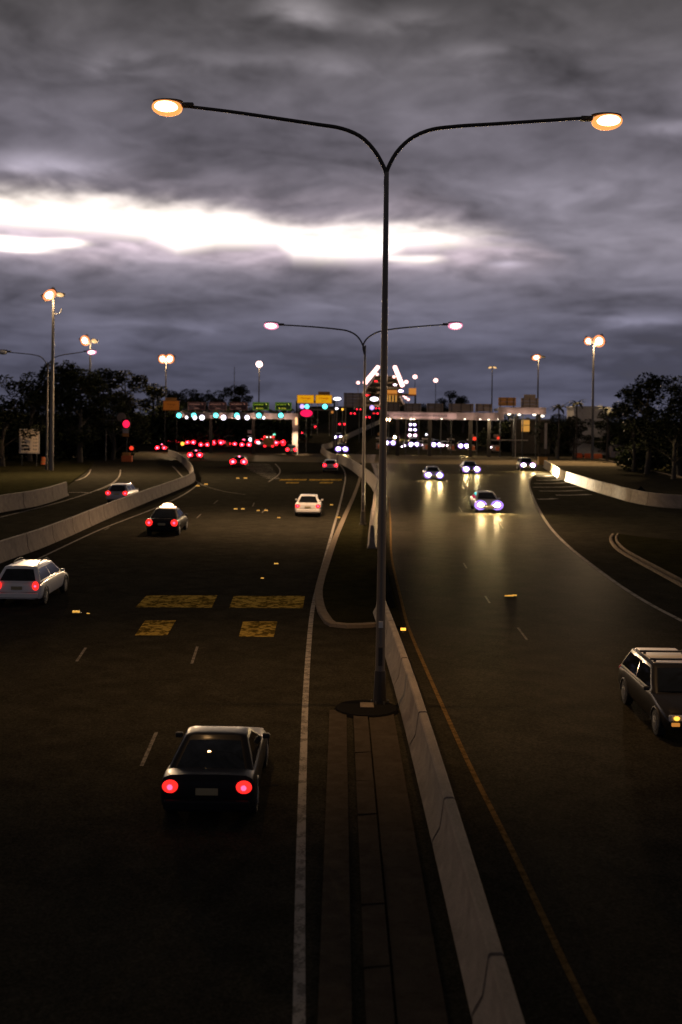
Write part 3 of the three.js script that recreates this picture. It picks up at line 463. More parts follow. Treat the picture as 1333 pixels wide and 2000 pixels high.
function sign(label, u0, v0, u1, v1, D, face, cat = 'sign', opts = {}) {   // a board at pixels (u0,v0)-(u1,v1), its posts going down to `foot`
  const a = at(u0, v0, D), b = at(u1, v1, D), w = b.x - a.x, h = a.y - b.y, c = a.clone().lerp(b, 0.5), o = thing(opts.name ?? 'lane_sign', label, cat, V(c.x, b.y, c.z), 0, opts.group);
  part('board', box(w, h, 0.14, 0, h / 2, 0, 0.05), opts.back ?? M.steel_dark, o); if (face) facePlate(w * 0.97, h * 0.95, face, o, V(0, h / 2, 0.074));
  const foot = opts.foot ?? 0.45; for (const k of [-0.36, 0.36]) part('post', cyl(0.07, 0.07, foot, w * k, -foot + 0.02, -0.02, 8), M.steel_dark, o);
  if (opts.tab) { const A = at(opts.tab[0], opts.tab[1], D), B = at(opts.tab[2], opts.tab[1], D), tw = B.x - A.x, th = A.y - a.y; part('top_tab', box(tw, Math.max(0.3, th + 0.05), 0.12, (A.x + B.x) / 2 - c.x, h + th / 2, 0, 0.04), opts.tabMat ?? M.panel_orange, o); }
  return o;
}
function disc(name, label, cat, u, v, D, r, mat, opts = {}) {              // a round signal: dark case with visor, lens, bracket
  const p = at(u, v, D), o = thing(name, label, cat, p, 0, opts.group);
  part('signal_case', [box(r * 2.3, r * 2.3, 0.3, 0, 0, -0.2, 0.06)], M.trim, o); part('signal_lens', [ball(r, r, 0.09, 0, 0, 0, 16)], mat, o);
  if (opts.arm) part('bracket', [box(0.1, Math.abs(opts.arm), 0.1, 0, opts.arm / 2, -0.2)], M.steel_dark, o); return o;
}
const PD = 228, plaza = (u, v) => at(u, v, PD);
{ // outbound canopy
  const a = plaza(343, 803.5), b = plaza(582, 808), w = b.x - a.x, c = a.clone().lerp(b, 0.5), top = c.y, h = 1.25;
  const o = thing('toll_canopy', 'long pale toll canopy with a lit end column under the row of lane signs', 'canopy', V(c.x, 0, c.z - 4));
  part('fascia', box(w, h, 0.5, 0, top - h / 2, 4, 0.04), M.wall_cream, o); part('roof', box(w - 0.6, 0.5, 9, 0, top - 0.5, -0.75, 0.05), M.roof_grey, o);
  for (const x of [-w / 2 + 6.9, -w / 2 + 15.6]) part('column', [box(0.7, top - h, 0.7, x, (top - h) / 2, 1, 0.06)], M.concrete_dark, o);
  part('end_column', [box(1.15, top - 0.02, 0.9, w / 2 - 0.5, top / 2 - 0.02, 3.2, 0.08)], M.wall_cream, o);
  const fl = part('column_floodlight', [box(0.5, 1.5, 0.3, w / 2 - 0.25, top - 1.6, 4.6, 0.1)], M.sodium_dim, o); fl.userData.label = 'glowing floodlight box';
  spot(700, [1, 0.75, 0.5], V(c.x + w / 2 - 0.2, top - 1.4, c.z + 2.6), V(c.x + w / 2 - 0.6, 0, c.z - 0.6), 0.5, 0.9, 8, 'column_light');
}
{ // inbound canopy: a long lower beam, a step, and a higher wing
  const a = plaza(752, 805), b = plaza(984, 806.5), w = b.x - a.x, c = a.clone().lerp(b, 0.5), h = 1.55, top = c.y + 0.1;
  const o = thing('toll_canopy', 'long pale canopy beam printed with lettering, stepping up to a higher wing', 'canopy', V(c.x, 0, c.z - 4));
  const f = part('fascia', box(w, h, 0.5, 0, top - h / 2, 4, 0.04), M.wall_cream, o); facePlate(w * 0.6, h * 0.72, M.beam_face, f, V(-w * 0.195, top - h / 2, 4.254), 'lettering');
  part('roof', box(w - 0.4, 0.5, 9, 0, top - 0.5, -0.75, 0.05), M.roof_grey, o);
  const d = plaza(974, 795), e = plaza(1066, 798), w2 = e.x - d.x, x2 = (d.x + e.x) / 2 - c.x, t2 = d.y;
  part('upper_fascia', box(w2, 1.35, 0.5, x2, t2 - 0.68, 4.4, 0.04), M.wall_cream, o); part('upper_roof', box(w2 - 0.3, 0.45, 8, x2, t2 - 0.5, 0.1, 0.05), M.roof_grey, o); part('step_wall', box(1.1, 2.6, 0.45, d.x - c.x + 0.5, t2 - 1.3, 4.42, 0.04), M.wall_cream, o);
  for (const u of [779, 843, 923, 960]) part('column', [box(0.7, top - h, 0.7, plaza(u, 800).x - c.x, (top - h) / 2, 1, 0.06)], M.concrete_dark, o); part('column', [box(0.5, t2 - 1, 0.5, e.x - c.x - 0.6, (t2 - 1) / 2, 1, 0.06)], M.concrete_dark, o);
  for (const [u, v] of [[908, 818.5], [938, 819], [955, 819.5], [973, 819], [995, 808.8], [1014, 809.5], [1044, 810], [1060, 812.5], [803, 818], [863, 818]]) { const p = plaza(u, v); part('canopy_light', ball(0.34, 0.17, 0.24, p.x - c.x, p.y, 4.05, 12), M.canopy_lit, o); }
  for (const u of [880, 955, 1014]) { const p = plaza(u, 819); lamp(30, [1, 0.85, 0.6], V(p.x, p.y - 0.5, p.z - 1), 10, 'canopy_light'); }
}
{ // small arm-mounted floods, added only to brighten the canopy fascias
  const floods = (u0, v0, u1, v1, n, where) => { for (let i = 0; i < n; i++) { const t = (i + 0.5) / n, p = plaza(lerp(u0, u1, t), lerp(v0, v1, t)), o = thing('added_fascia_flood', `small added flood fitting on an arm lighting the ${where}`, 'floodlight', V(p.x, p.y, p.z + 0.3), 0, `added flood fittings on the ${where}`); part('arm', box(0.05, 0.05, 2.3, 0, 0, 0.9), M.steel_dark, o); part('lamp_head', box(0.34, 0.12, 0.16, 0, 0.04, 2.05, 0.03), M.steel_dark, o); part('glow_lens', box(0.28, 0.07, 0.02, 0, 0.05, 1.96, 0.01), M.lamp_plain, o); spot(where === 'outbound canopy' ? 20 : 11, [1, 0.68, 0.6], V(p.x, p.y + 0.04, p.z + 2.2), V(p.x, p.y + 0.4, p.z - 0.3), 1.25, 1, 4, 'added_fascia_light'); } };
  floods(349, 817.5, 576, 822, 7, 'outbound canopy'); floods(757, 820, 972, 822, 6, 'lettered canopy beam'); floods(982, 811.5, 1062, 814, 3, 'higher canopy wing');
}
sign('orange toll sign with a pale tab, at the outer end of the lane signs', 319, 782, 351, 802, PD, M.orange_face, 'sign', { tab: [324, 777, 346], foot: 8, tabMat: M.panel_orange });
for (const [u, e] of [[367, 'nearest the orange sign'], [408, 'in the middle of three alike'], [449, 'next to the green signs']]) sign(`dark maroon lane sign on the outbound canopy, ${e}`, u, 785, u + 35, 801.5, PD, M.maroon_face, 'sign', { group: 'lane signs on the outbound canopy' });
for (const [u, e] of [[494, 'beside the maroon signs'], [538, 'closer to the yellow signs']]) sign(`green lettered lane sign on the outbound canopy, ${e}`, u, 785.5, u + 32, 801.5, PD, M.green_face, 'sign', { group: 'lane signs on the outbound canopy' });
sign('yellow lit lane sign without a tab, beside the green lane signs', 580.5, 771, 614, 788, 245, M.yellow_face, 'sign', { foot: 7 });
sign('yellow lit lane sign with an orange tab on top', 616.5, 771, 649, 788.5, 245, M.yellow_face, 'sign', { foot: 7, tab: [622, 765, 645] });
{ const p = at(633, 789, 245), o = thing('sign_gantry', 'dark frame carrying the two yellow lit lane signs', 'gantry', V(p.x, 0, p.z - 0.5)); part('beam', box(8.6, 0.5, 0.4, -1.8, 11, -0.2), M.steel_dark, o); for (const x of [-5.9, 2.3]) part('post', box(0.4, 11.1, 0.4, x, 5.55, -0.2), M.steel_dark, o); part('lower_beam', box(8.6, 0.35, 0.35, -1.8, 9.3, -0.2), M.panel_back, o); }
[[350, 'at the outer end of the canopy'], [379, 'under the first maroon sign'], [422, 'under the middle maroon sign'], [463, 'under the last maroon sign'], [506, 'under the first green sign'], [549, 'under the last green sign']].forEach(([u, e]) => disc('lane_signal', `round cyan lane signal ${e}`, 'signal', u, 811.3, PD - 1.2, 0.48, M.signal_cyan, { group: 'cyan lane signals on the outbound canopy' }));
[[365, 815.3, 0.28], [381, 815.8, 0.4], [395, 815.5, 0.5], [437, 815.5, 0.5], [465.5, 815.5, 0.36], [483, 815.6, 0.46], [515.5, 816, 0.26]].forEach(([u, v, r], i) => disc('lane_lamp', `round white lamp below the canopy fascia, ${['by the outer cyan signal', 'close under the first maroon sign', 'between first and middle maroon signs', 'between middle and last maroon signs', 'close under the last maroon sign', 'between the last maroon and first green signs', 'small, under the first green sign'][i]}`, 'lamp', u, v, PD - 1.6, r, M.signal_white, { group: 'white lamps on the outbound canopy' }));
disc('lane_signal', 'violet white signal under the yellow sign without a tab', 'signal', 590.5, 794, 244, 0.5, M.signal_violet); disc('lane_signal', 'cyan signal beside the violet one under the yellow signs', 'signal', 600, 794, 244, 0.46, M.signal_cyan); disc('lane_signal', 'cyan signal under the tabbed yellow sign', 'signal', 635, 794, 244, 0.52, M.signal_cyan);
{ const p = at(599, 807, 240), o = thing('lane_closed_sign', 'large oval red lit sign beside the canopy end column', 'sign', p); part('sign_case', box(2.9, 1.9, 0.3, 0, 0, -0.2, 0.3), M.trim, o); part('sign_light', [ball(1.3, 0.78, 0.1, 0, 0, 0, 24)], M.lane_red, o); part('post', cyl(0.1, 0.1, 8, 0, -8.6, -0.2, 8), M.steel_dark, o); }
const litBox = (label, u, v, D, w, h, mat, cat = 'floodlight') => { const p = at(u, v, D), y0 = deck(p.x, D), o = thing('post_floodlight', label, cat, V(p.x, y0, p.z)); part('lamp_case', box(w * 1.1, h * 1.15, 0.3, 0, p.y - y0, -0.2, 0.1), M.trim, o); part('glow_lens', [ball(w / 2, h / 2, 0.12, 0, p.y - y0, 0, 16)], mat, o); part('post', cyl(0.1, 0.08, Math.max(1, p.y - y0), 0, 0, -0.2, 8), M.steel_dark, o); };
litBox('white oblong floodlight just past the tabbed yellow sign', 659, 779, 250, 1.8, 0.7, M.signal_white); litBox('small white light on a post below the oblong floodlight', 658, 798, 250, 0.7, 0.45, M.signal_white, 'light');
litBox('larger white oblong floodlight beside the tall lamp pole', 731.5, 779.5, 300, 2.2, 1.1, M.signal_white); litBox('round violet light under the white oblong floodlight', 727, 796, 300, 1.2, 1.2, M.signal_violet, 'light');
litBox('small amber light on a post before the brown sign back', 669.5, 799.5, 262, 0.5, 0.5, M.amber_lit, 'light'); litBox('small amber light low beside the red lane sign', 649.5, 805, 262, 0.6, 0.6, M.amber_soft, 'light');
function signBack(label, u0, v0, u1, v1, D, mat = M.panel_back, tab) {
  const a = at(u0, v0, D), b = at(u1, v1, D), w = b.x - a.x, h = a.y - b.y, x = (a.x + b.x) / 2, y0 = deck(x, D), o = thing('reverse_sign', label, 'sign', V(x, y0, a.z), 0, 'unlit backs of signs over the plaza');
  const n = Math.max(2, Math.round(h / 0.7)); for (let i = 0; i < n; i++) part('panel', box(w, h / n - 0.03, 0.1, 0, b.y - y0 + (i + 0.5) * h / n, 0, 0.02), mat, o);
  for (const k of [-0.38, 0, 0.38]) part('stiffener', box(0.1, h, 0.12, w * k, (a.y + b.y) / 2 - y0, 0.1, 0.02), M.steel_dark, o);
  for (const k of [-0.38, 0.38]) part('post', cyl(0.12, 0.12, Math.max(1, b.y - y0 + 0.1), w * k, 0, -0.12, 8), M.steel_dark, o);
  if (tab) part('top_panel', box(w * 0.66, 0.7, 0.1, 0, a.y - y0 + 0.34, 0, 0.02), mat, o);
}
signBack('back of a brown panelled sign rising between the yellow signs and second lamp pole', 672, 767, 707, 796, 270); signBack('back of a brown sign above the canopy beam, beside the tall lamp pole', 757, 787, 781, 803, 238); signBack('second brown sign back above the lettered canopy beam', 790, 787.5, 823, 803.5, 238);
signBack('third brown sign back above the canopy beam, before the small tree', 834, 787.5, 866, 804, 238); signBack('long brown sign back above the canopy beam, fourth along', 877, 788, 925, 804.5, 238); signBack('last low brown sign back before the canopy steps up', 929, 788.5, 961, 804, 238);
signBack('plain orange-brown sign on the higher canopy wing', 974, 776, 1008, 793, 230, M.panel_orange); signBack('darker brown sign with a raised top panel on the higher canopy wing', 1018, 777, 1052, 796, 230, M.panel_back, true);
{ // yellow gantry on the bridge approach
  const D = 420, a = at(752, 770, D), b = at(814, 759, D), y0 = deck(b.x, D), o = thing('yellow_gantry', 'amber lit sign gantry over the bridge approach below the crest lamps', 'gantry', V((a.x + b.x) / 2, y0, a.z)), cx = o.position.x, Y = (v) => at(780, v, D).y - y0, X = (u) => at(u, 770, D).x - cx;
  part('beam', box(X(813) - X(752), 0.8, 0.6, 0, Y(771), 0), M.panel_orange, o); for (const u of [753, 812]) part('post', box(0.5, Y(771), 0.5, X(u), Y(771) / 2, 0), M.steel_dark, o);
  for (const [u0, u1, v0, v1] of [[756, 776, 762, 769], [799, 813, 758, 770]]) part('lit_sign', box(X(u1) - X(u0), Y(v0) - Y(v1), 0.3, (X(u0) + X(u1)) / 2, (Y(v0) + Y(v1)) / 2, 0.5), M.amber_soft, o);
  for (const u of [757, 762, 768, 774]) part('lamp_strip', box(0.5, 2.6, 0.2, X(u), Y(778), 0.45), M.window_lit, o);
}
function booth(label, u, v, inbound, extras) {                            // a toll booth on its island
  const p = onRoad(u, v, 0), o = thing('toll_booth', label, 'toll booth', p, 0, inbound ? 'inbound toll booths' : 'outbound toll booths');
  part('island', box(1.5, 0.2, 9, 0, 0.1, 0, 0.06), M.kerb, o); part('cabin', box(1.2, 1.15, 2.4, 0, 0.78, -0.5, 0.05), M.wall_cream, o);
  part('window', box(1.1, 0.95, 2.3, 0, 1.83, -0.5, 0.03), M.car_glass, o); part('roof', box(1.5, 0.22, 2.9, 0, 2.42, -0.5, 0.05), M.wall_cream, o);
  part('bumper_block', box(0.8, 0.9, 0.9, 0, 0.62, 3.2, 0.1), M.safety_orange, o);
  if (extras.board) { part('board', box(extras.board, extras.board * 0.72, 0.12, 0, 3.35, 0.6, 0.03), extras.mat ?? M.plate_white, o); part('board_post', cyl(0.05, 0.05, 1.1, 0, 2.1, 0.6, 8), M.steel_dark, o); }
  if (extras.light) part('signal_light', ball(extras.r ?? 0.3, extras.r ?? 0.3, 0.12, extras.dx ?? 0.7, extras.dy ?? 2.7, 1.2, 12), extras.light, o);
  return o;
}
booth('toll booth with a green dot light under the first maroon sign', 409, 872, false, { board: 0.9, mat: M.concrete_dark, light: M.green_dot, dy: 2.5, r: 0.22 }); booth('toll booth with a plain grey board under the last maroon sign', 449, 872, false, { board: 1.4, mat: M.concrete_dark });
booth('toll booth with a white board under the first green sign', 489, 872, false, { board: 1.15, mat: M.plate_white, light: M.signal_white, dx: 0.15, dy: 1.6, r: 0.4 }); booth('toll booth with a green dot light beside the orange truck', 533, 871, false, { board: 0.7, mat: M.concrete_dark, light: M.green_dot, dy: 2.6, dx: 0.4, r: 0.3 });
booth('toll booth by the first oncoming headlights next to the tall lamp pole', 741, 877, true, { board: 0.8, mat: M.panel_orange }); booth('toll booth with a small white light beside the stacked headlights', 832, 878, true, { board: 0.8, mat: M.near_black, light: M.signal_white, dx: 0, dy: 3.4, r: 0.22 });
booth('toll booth standing between the two clusters of oncoming headlights', 881, 879, true, { board: 0.7, mat: M.near_black }); booth('toll booth with a red signal beside the dark oncoming car', 921, 880, true, { board: 0.9, mat: M.panel_back, light: M.signal_red_soft, dx: 0.55, dy: 2.7, r: 0.42 });
booth('toll booth with a dimmer red signal beside the single oncoming headlight', 968, 881, true, { board: 1.1, mat: M.panel_back, light: M.signal_red_soft, dx: 0.5, dy: 2.9, r: 0.36 }); booth('outermost inbound toll booth, before the glowing amber window', 1025, 882, true, { board: 0.6, mat: M.panel_orange });
{ // amber-lit office behind the higher wing, and a slim lamp before it
  const a = at(1019, 818, 246), b = at(1036, 843, 246), o = thing('toll_office', 'small office with one amber glowing window under the higher canopy wing', 'building', V((a.x + b.x) / 2, 0, a.z - 3)), w = b.x - a.x; part('wall', box(w + 6, 7.6, 5, 1.5, 3.8, 0, 0.06), M.concrete_dark, o); part('lit_window', [box(w * 0.9, a.y - b.y, 0.2, 0, (a.y + b.y) / 2, 2.6, 0.25)], M.window_lit, o); part('window_frame', [box(w * 0.95, 0.14, 0.26, 0, (a.y + b.y) / 2, 2.62)], M.steel_dark, o); part('ledge', box(9, 0.25, 0.8, -4, 3.2, 2.9), M.concrete, o); part('roof', box(w + 6.6, 0.3, 5.6, 1.5, 7.75, 0), M.roof_grey, o);
  const p = at(1008, 812, 226), l = thing('slim_lamp', 'slim pale lamp with a bent top before the amber window', 'lamp', V(p.x, 0, p.z)); part('post', tube([V(0, 0, 0), V(0, p.y - 0.8, 0), V(0.1, p.y, 0), V(0.5, p.y + 0.4, 0)], 0.09, 0.06), M.wall_cream, l); part('lamp_head', box(0.6, 0.12, 0.25, 0.75, p.y + 0.42, 0), M.steel_dark, l);
  const q = at(1066, 880, 218), s = thing('notice_post', 'pale upright notice post beside the palms at the canopy end', 'sign', V(q.x, 0, q.z)); part('panel', box(0.5, 5, 0.12, 0, 4.6, 0), M.wall_white, s); part('post', cyl(0.07, 0.07, 3, 0, 0, 0, 8), M.steel_dark, s); part('side_panel', box(0.7, 2.4, 0.1, -0.65, 4.4, 0), M.concrete_dark, s);
}
{ // ramp signals
  const D = 186, p = at(246, 870, D), o = thing('ramp_signal', 'red ramp signal on an arm with a white and an orange plate under it', 'traffic signal', V(p.x, 0, p.z)), Y = (v) => at(246, v, D).y, X = (u) => at(u, 830, D).x - p.x;
  part('mast_post', cyl(0.1, 0.08, Y(822), X(207), 0, -0.3, 10), M.galvanised, o); part('mast_arm', box(X(240) - X(204), 0.14, 0.14, (X(240) + X(204)) / 2, Y(821), -0.3), M.galvanised, o); part('post', cyl(0.08, 0.08, Y(824), 0.1, 0, -0.3, 10), M.steel_dark, o);
  part('signal_case', box(1.35, 1.7, 0.3, 0, Y(828), -0.15, 0.1), M.trim, o); part('signal_light', ball(0.56, 0.62, 0.1, X(247), Y(828), 0.04, 20), M.signal_red, o);
  part('white_plate', box(1.0, 0.75, 0.06, X(246), Y(841.5), 0.05), M.wall_white, o); part('orange_plate', box(1.05, 0.55, 0.06, X(246), Y(849.5), 0.05), M.panel_orange, o); part('speed_sign', put(new THREE.CylinderGeometry(0.75, 0.75, 0.06, 20), X(237), Y(815), -0.2, Math.PI / 2), M.panel_back, o);
  const b = at(250, 872, 183), q = thing('barrel_signal', 'orange plastic barrier with a small red lamp on top, below the ramp signal', 'traffic barrier', V(b.x, 0, b.z)); part('block', box(1.7, 1.0, 0.8, -0.1, 0.52, 0, 0.1), M.safety_orange, q); part('block_top', box(1.3, 0.5, 0.6, -0.2, 1.28, 0, 0.1), M.panel_orange, q); part('lamp_post', cyl(0.05, 0.05, 1.3, 0.55, 1.0, 0, 8), M.steel_dark, q); part('signal_light', ball(0.34, 0.34, 0.2, 0.62, 2.25, 0.1, 14), M.signal_red_soft, q);
}
sign('white board of toll charges with vehicle pictograms beside the outer ramp', 38.5, 837.5, 77.5, 886, 162, M.toll_face, 'sign', { name: 'toll_board', foot: 2.0, back: M.plate_white });
{ const p = on(85, 909), o = thing('marker_drum', 'orange marker drum standing beside the toll charges board', 'drum', p); part('drum', [cyl(0.34, 0.27, 1.25, 0, 0, 0, 14)], M.safety_orange, o); part('band', [cyl(0.335, 0.32, 0.18, 0, 0.45, 0, 14), cyl(0.312, 0.297, 0.18, 0, 0.85, 0, 14)], M.panel_orange, o); }
{ const D = 112, p = at(1252, 964, D), o = thing('diamond_sign', 'dark back of a diamond sign standing behind the outer lit barrier', 'sign', V(p.x, 0, p.z)); const pl = part('plate', box(1.05, 1.05, 0.04, 0, 0, 0, 0.015), M.near_black, o, V(0, p.y, 0)); pl.rotation.z = Math.PI / 4; part('post', cyl(0.05, 0.05, p.y + 0.3, 0, 0, -0.06, 8), M.near_black, o); part('cross_brace', box(0.9, 0.06, 0.05, 0, p.y, -0.05), M.steel_dark, o); }

// ---------------------------------------------------------------- buildings by the palms
{
  const D = 250, a = at(1122, 797, D), b = at(1184, 868, D), w = b.x - a.x, o = thing('white_building', 'pale rendered building standing behind the palms and the brightest mast', 'building', V((a.x + b.x) / 2, 0, a.z - 4));
  part('wall', box(w, a.y, 8, 0, a.y / 2, 0, 0.1), M.wall_white, o); part('parapet', box(w + 0.3, 0.5, 8.3, 0, a.y + 0.22, 0, 0.05), M.wall_white, o); part('window', box(1.2, 1.6, 0.1, 1.6, 3.2, 4.02), M.car_glass, o); part('awning', box(w * 0.8, 0.16, 2, 0, 3.1, 5, 0.03), M.wall_cream, o);
  const k = on(1203, 893), s = thing('small_kiosk', 'small pale kiosk with a lit edge roof under the big tree', 'kiosk', V(k.x, 0, k.z)); part('wall', box(2.6, 2.3, 2, 0, 1.15, 0, 0.05), M.wall_cream, s); part('roof', box(3.4, 0.25, 3, 0.2, 2.45, 0.2, 0.04), M.wall_cream, s); part('window', box(1.6, 0.7, 0.06, 0, 1.6, 1.02), M.car_glass, s);
  const f = on(1154, 884), t = thing('shade_canopy', 'flat pale shade roof on slim posts behind the orange blocks', 'canopy', V(f.x, 0, f.z - 8)); part('roof', box(5.4, 0.22, 3, 0, 3.0, 0, 0.05), M.wall_cream, t); for (const x of [-2.2, 0.2, 2.3]) part('post', cyl(0.07, 0.07, 2.95, x, 0, 0.8, 8), M.steel_dark, t);
  [[1129, 'nearest the canopy'], [1150, 'in the middle under the mast'], [1168, 'closest to the kiosk']].forEach(([u, e], i) => { const p = on(u, 894.5 + i * 0.8), q = thing('plastic_barrier', `orange plastic road block by the side road, ${e}`, 'traffic barrier', p, rr(-0.1, 0.1), 'orange road blocks'); part('block', box(1.75, 0.75, 0.5, 0, 0.38, 0, 0.1), M.safety_orange, q); part('block_top', box(1.6, 0.28, 0.32, 0, 0.88, 0, 0.08), M.safety_orange, q); });
  const q = on(1060, 908), c = thing('skip_bin', 'brown bin at the start of the lit outer barrier', 'bin', V(q.x, 0, q.z)); part('body', box(1.5, 1.4, 1.2, 0, 0.72, 0, 0.08), M.amber_booth, c); part('lid', box(1.6, 0.12, 1.3, 0, 1.47, 0, 0.04), M.near_black, c);
}

// ---------------------------------------------------------------- trees
function leafCloud(clumps, n, size, squash = 0.8) {                       // many small leaf faces spread through overlapping clumps
  const pos = [], nor = [], total = clumps.reduce((s, c) => s + c[3] ** 2, 0), d = V(), a = V(), b = V(), p = V();
  for (const [cx, cy, cz, r] of clumps) for (let i = 0; i < n * r * r / total; i++) {
    d.set(rr(-1, 1), rr(-1, 1), rr(-1, 1)); const l = d.length(); if (l > 1 || l < 0.01) { i--; continue; } d.multiplyScalar(Math.pow(l, -0.55));
    p.set(cx + d.x * r, cy + d.y * r * squash, cz + d.z * r); a.set(rr(-1, 1), rr(-1, 0.5), rr(-1, 1)).normalize(); b.set(rr(-1, 1), rr(-1, 1), rr(-1, 1)).cross(a).normalize();
    const s = size * rr(0.6, 1.3), N = V().crossVectors(a, b); if (N.y < 0) N.negate();
    const q = [p.clone().addScaledVector(a, -s), p.clone().addScaledVector(b, s * 0.38), p.clone().addScaledVector(a, s), p.clone().addScaledVector(b, -s * 0.38)];
    for (const k of [0, 1, 2, 0, 2, 3]) { pos.push(q[k].x, q[k].y, q[k].z); nor.push(N.x, N.y, N.z); }
  }
  const g = new THREE.BufferGeometry(); g.setAttribute('position', new THREE.Float32BufferAttribute(pos, 3)); g.setAttribute('normal', new THREE.Float32BufferAttribute(nor, 3)); return g;
}
function gumTree(kind) {                                                  // unit tree 10 m tall: trunk, limbs, clumped crown
  const old = seed; seed = 100 + kind * 37; const limbs = [], clumps = [], n = [6, 8, 7, 9][kind], spread = [2.0, 3.0, 1.9, 2.6][kind], from = [3.2, 3.6, 1.6, 4.4][kind];
  limbs.push(tube([V(0, -0.2, 0), V(0.15, 2.5, 0.1), V(-0.1, 5, 0), V(0.1, 8.2, 0.1)], 0.26, 0.06, 7, 10));
  for (let i = 0; i < n; i++) { const t = i / (n - 1), y = lerp(from, 8.8, t) + rr(-0.5, 0.5), an = i * 2.4 + rr(-0.5, 0.5), R = spread * (1 - 0.55 * t * t) * rr(0.65, 1.1), x = Math.cos(an) * R, z = Math.sin(an) * R; limbs.push(tube([V(0, y - R * 0.75 - 0.4, 0), V(x * 0.5, y - R * 0.3 - 0.2, z * 0.5), V(x, y, z)], 0.1, 0.03, 5, 6)); clumps.push([x, y, z, rr(0.95, 1.5) * (1 - 0.2 * t)]); for (let k = 0; k < 3; k++) clumps.push([x + rr(-1.1, 1.1), y + rr(-0.6, 0.9), z + rr(-1.1, 1.1), rr(0.45, 0.9)]); }
  clumps.push([0, 8.9, 0, 1.1], [0.3, 6.6, 0, 1.25]);
  const out = { trunk: merge(limbs), crown: leafCloud(clumps, 3400, 0.2) }; seed = old; return out;
}
const gums = [0, 1, 2, 3].map(gumTree);
function tree(label, u, vTop, D, kind, wide = 1, mat = M.leaf, group) {
  const p = at(u, vTop, D), y0 = ground(p.x, D) - 0.1, k = (p.y - y0) / 10, o = thing('gum_tree', label, 'tree', V(p.x, y0, p.z), rnd() * 6, group);
  part('trunk', gums[kind].trunk, M.bark, o); part('crown', gums[kind].crown, mat, o); o.scale.set(k * wide, k, k * wide); return o;
}
tree('broad low gum tree at the edge of the picture behind the toll charges board', 8, 768, 160, 1, 1.5); tree('bushy gum tree between the toll charges board and the high mast', 62, 722, 178, 1, 1.15); tree('tallest dark gum tree right behind the lamp with one bowl lit', 100, 704, 186, 1, 1.0); tree('tall gum tree just past the single lit bowl', 135, 699, 196, 3, 1.0);
tree('dense gum tree below the hooked high mast', 160, 716, 176, 0, 1.2); tree('narrow gum tree with a pointed crown beside the mast pair', 202, 712, 204, 2, 1.0); tree('rounded narrow gum tree standing over the ramp signal', 246, 719, 208, 0, 1.05, M.leaf_olive); tree('low bushy gum tree in front of the pointed one', 222, 760, 190, 1, 1.3);
tree('olive gum tree behind the lone orange sign mast', 301, 746, 262, 0, 1.25, M.leaf_olive); tree('wide gum tree behind the first maroon sign', 366, 757, 320, 1, 1.35); tree('low gum tree between first and middle maroon signs', 392, 766, 330, 0, 1.5); tree('gum tree rising behind the middle maroon sign', 428, 760, 330, 1, 1.2); tree('round gum tree behind the last maroon sign', 458, 750, 340, 0, 1.0); tree('round gum tree close to the thin aerial', 475, 749, 345, 0, 1.0); tree('low gum tree in the gap beside the orange sign', 335, 762, 310, 1, 1.2);
tree('small broad gum tree above the canopy beam, under the pink lamps', 878, 761, 330, 1, 1.1); tree('smaller gum tree leaning beside the broad one over the canopy', 905, 771, 325, 0, 1.15); tree('dark slim gum tree between second and third brown sign backs', 828, 786, 300, 2, 0.7); tree('dark slim gum tree poking up by the first brown sign back', 786, 789, 300, 2, 0.7);
tree('dark gum tree on the bridge approach beside the tall lamp pole', 729, 752, 590, 1, 0.75); tree('large gum tree with gaps showing sky, behind the diamond sign', 1266, 722, 165, 3, 1.12); tree('tall gum tree at the edge of the picture behind the lit barrier', 1331, 729, 158, 1, 0.95); tree('gum tree filling in below the large one, near the kiosk', 1240, 775, 172, 0, 1.2); tree('low gum tree at the edge of the picture above the side road', 1318, 800, 150, 1, 1.4); tree('small gum tree half hiding the white building', 1190, 795, 232, 0, 1.35); tree('bushy tree below the palms, at the end of the higher wing', 1090, 806, 226, 1, 1.6); tree('bushy tree in front of the palms beside the white building', 1122, 812, 224, 1, 1.4);
{ // palms
  const frond = (() => { const rows = []; for (let i = 0; i <= 8; i++) { const t = i / 8, x = t * 2.3, y = 0.55 * Math.sin(t * 2.2) - 0.9 * t * t, w = 0.34 * Math.sin(Math.PI * Math.min(1, t * 0.9 + 0.1)) + 0.03; rows.push([V(x, y - 0.18 * w, w), V(x, y, 0), V(x, y - 0.18 * w, -w)]); } const g = quads(rows, null, false); g.computeVertexNormals(); return g; })();
  const palm = (label, u, v, D, n) => { const p = at(u, v, D), o = thing('palm_tree', label, 'palm tree', V(p.x, 0, p.z), rnd(), 'palms beside the toll plaza'), H = p.y - 0.6; part('trunk', tube([V(0, -0.1, 0), V(0.1, H * 0.5, 0), V(0, H, 0)], 0.19, 0.13, 8, 10), M.bark, o); for (let i = 0; i < n; i++) { const f = part('frond', frond, M.leaf_olive, o, V(0, H, 0)); f.rotation.set(0, i * 2.4, rr(-0.35, 0.55), 'YXZ'); f.scale.setScalar(rr(0.8, 1.15)); } };
  palm('low palm next to the end of the higher canopy wing', 1092, 792, 222, 15); palm('taller palm leaning fronds over the white building edge', 1127, 783, 220, 15); palm('palm between the white building and the large gum', 1187, 797, 214, 13);
}
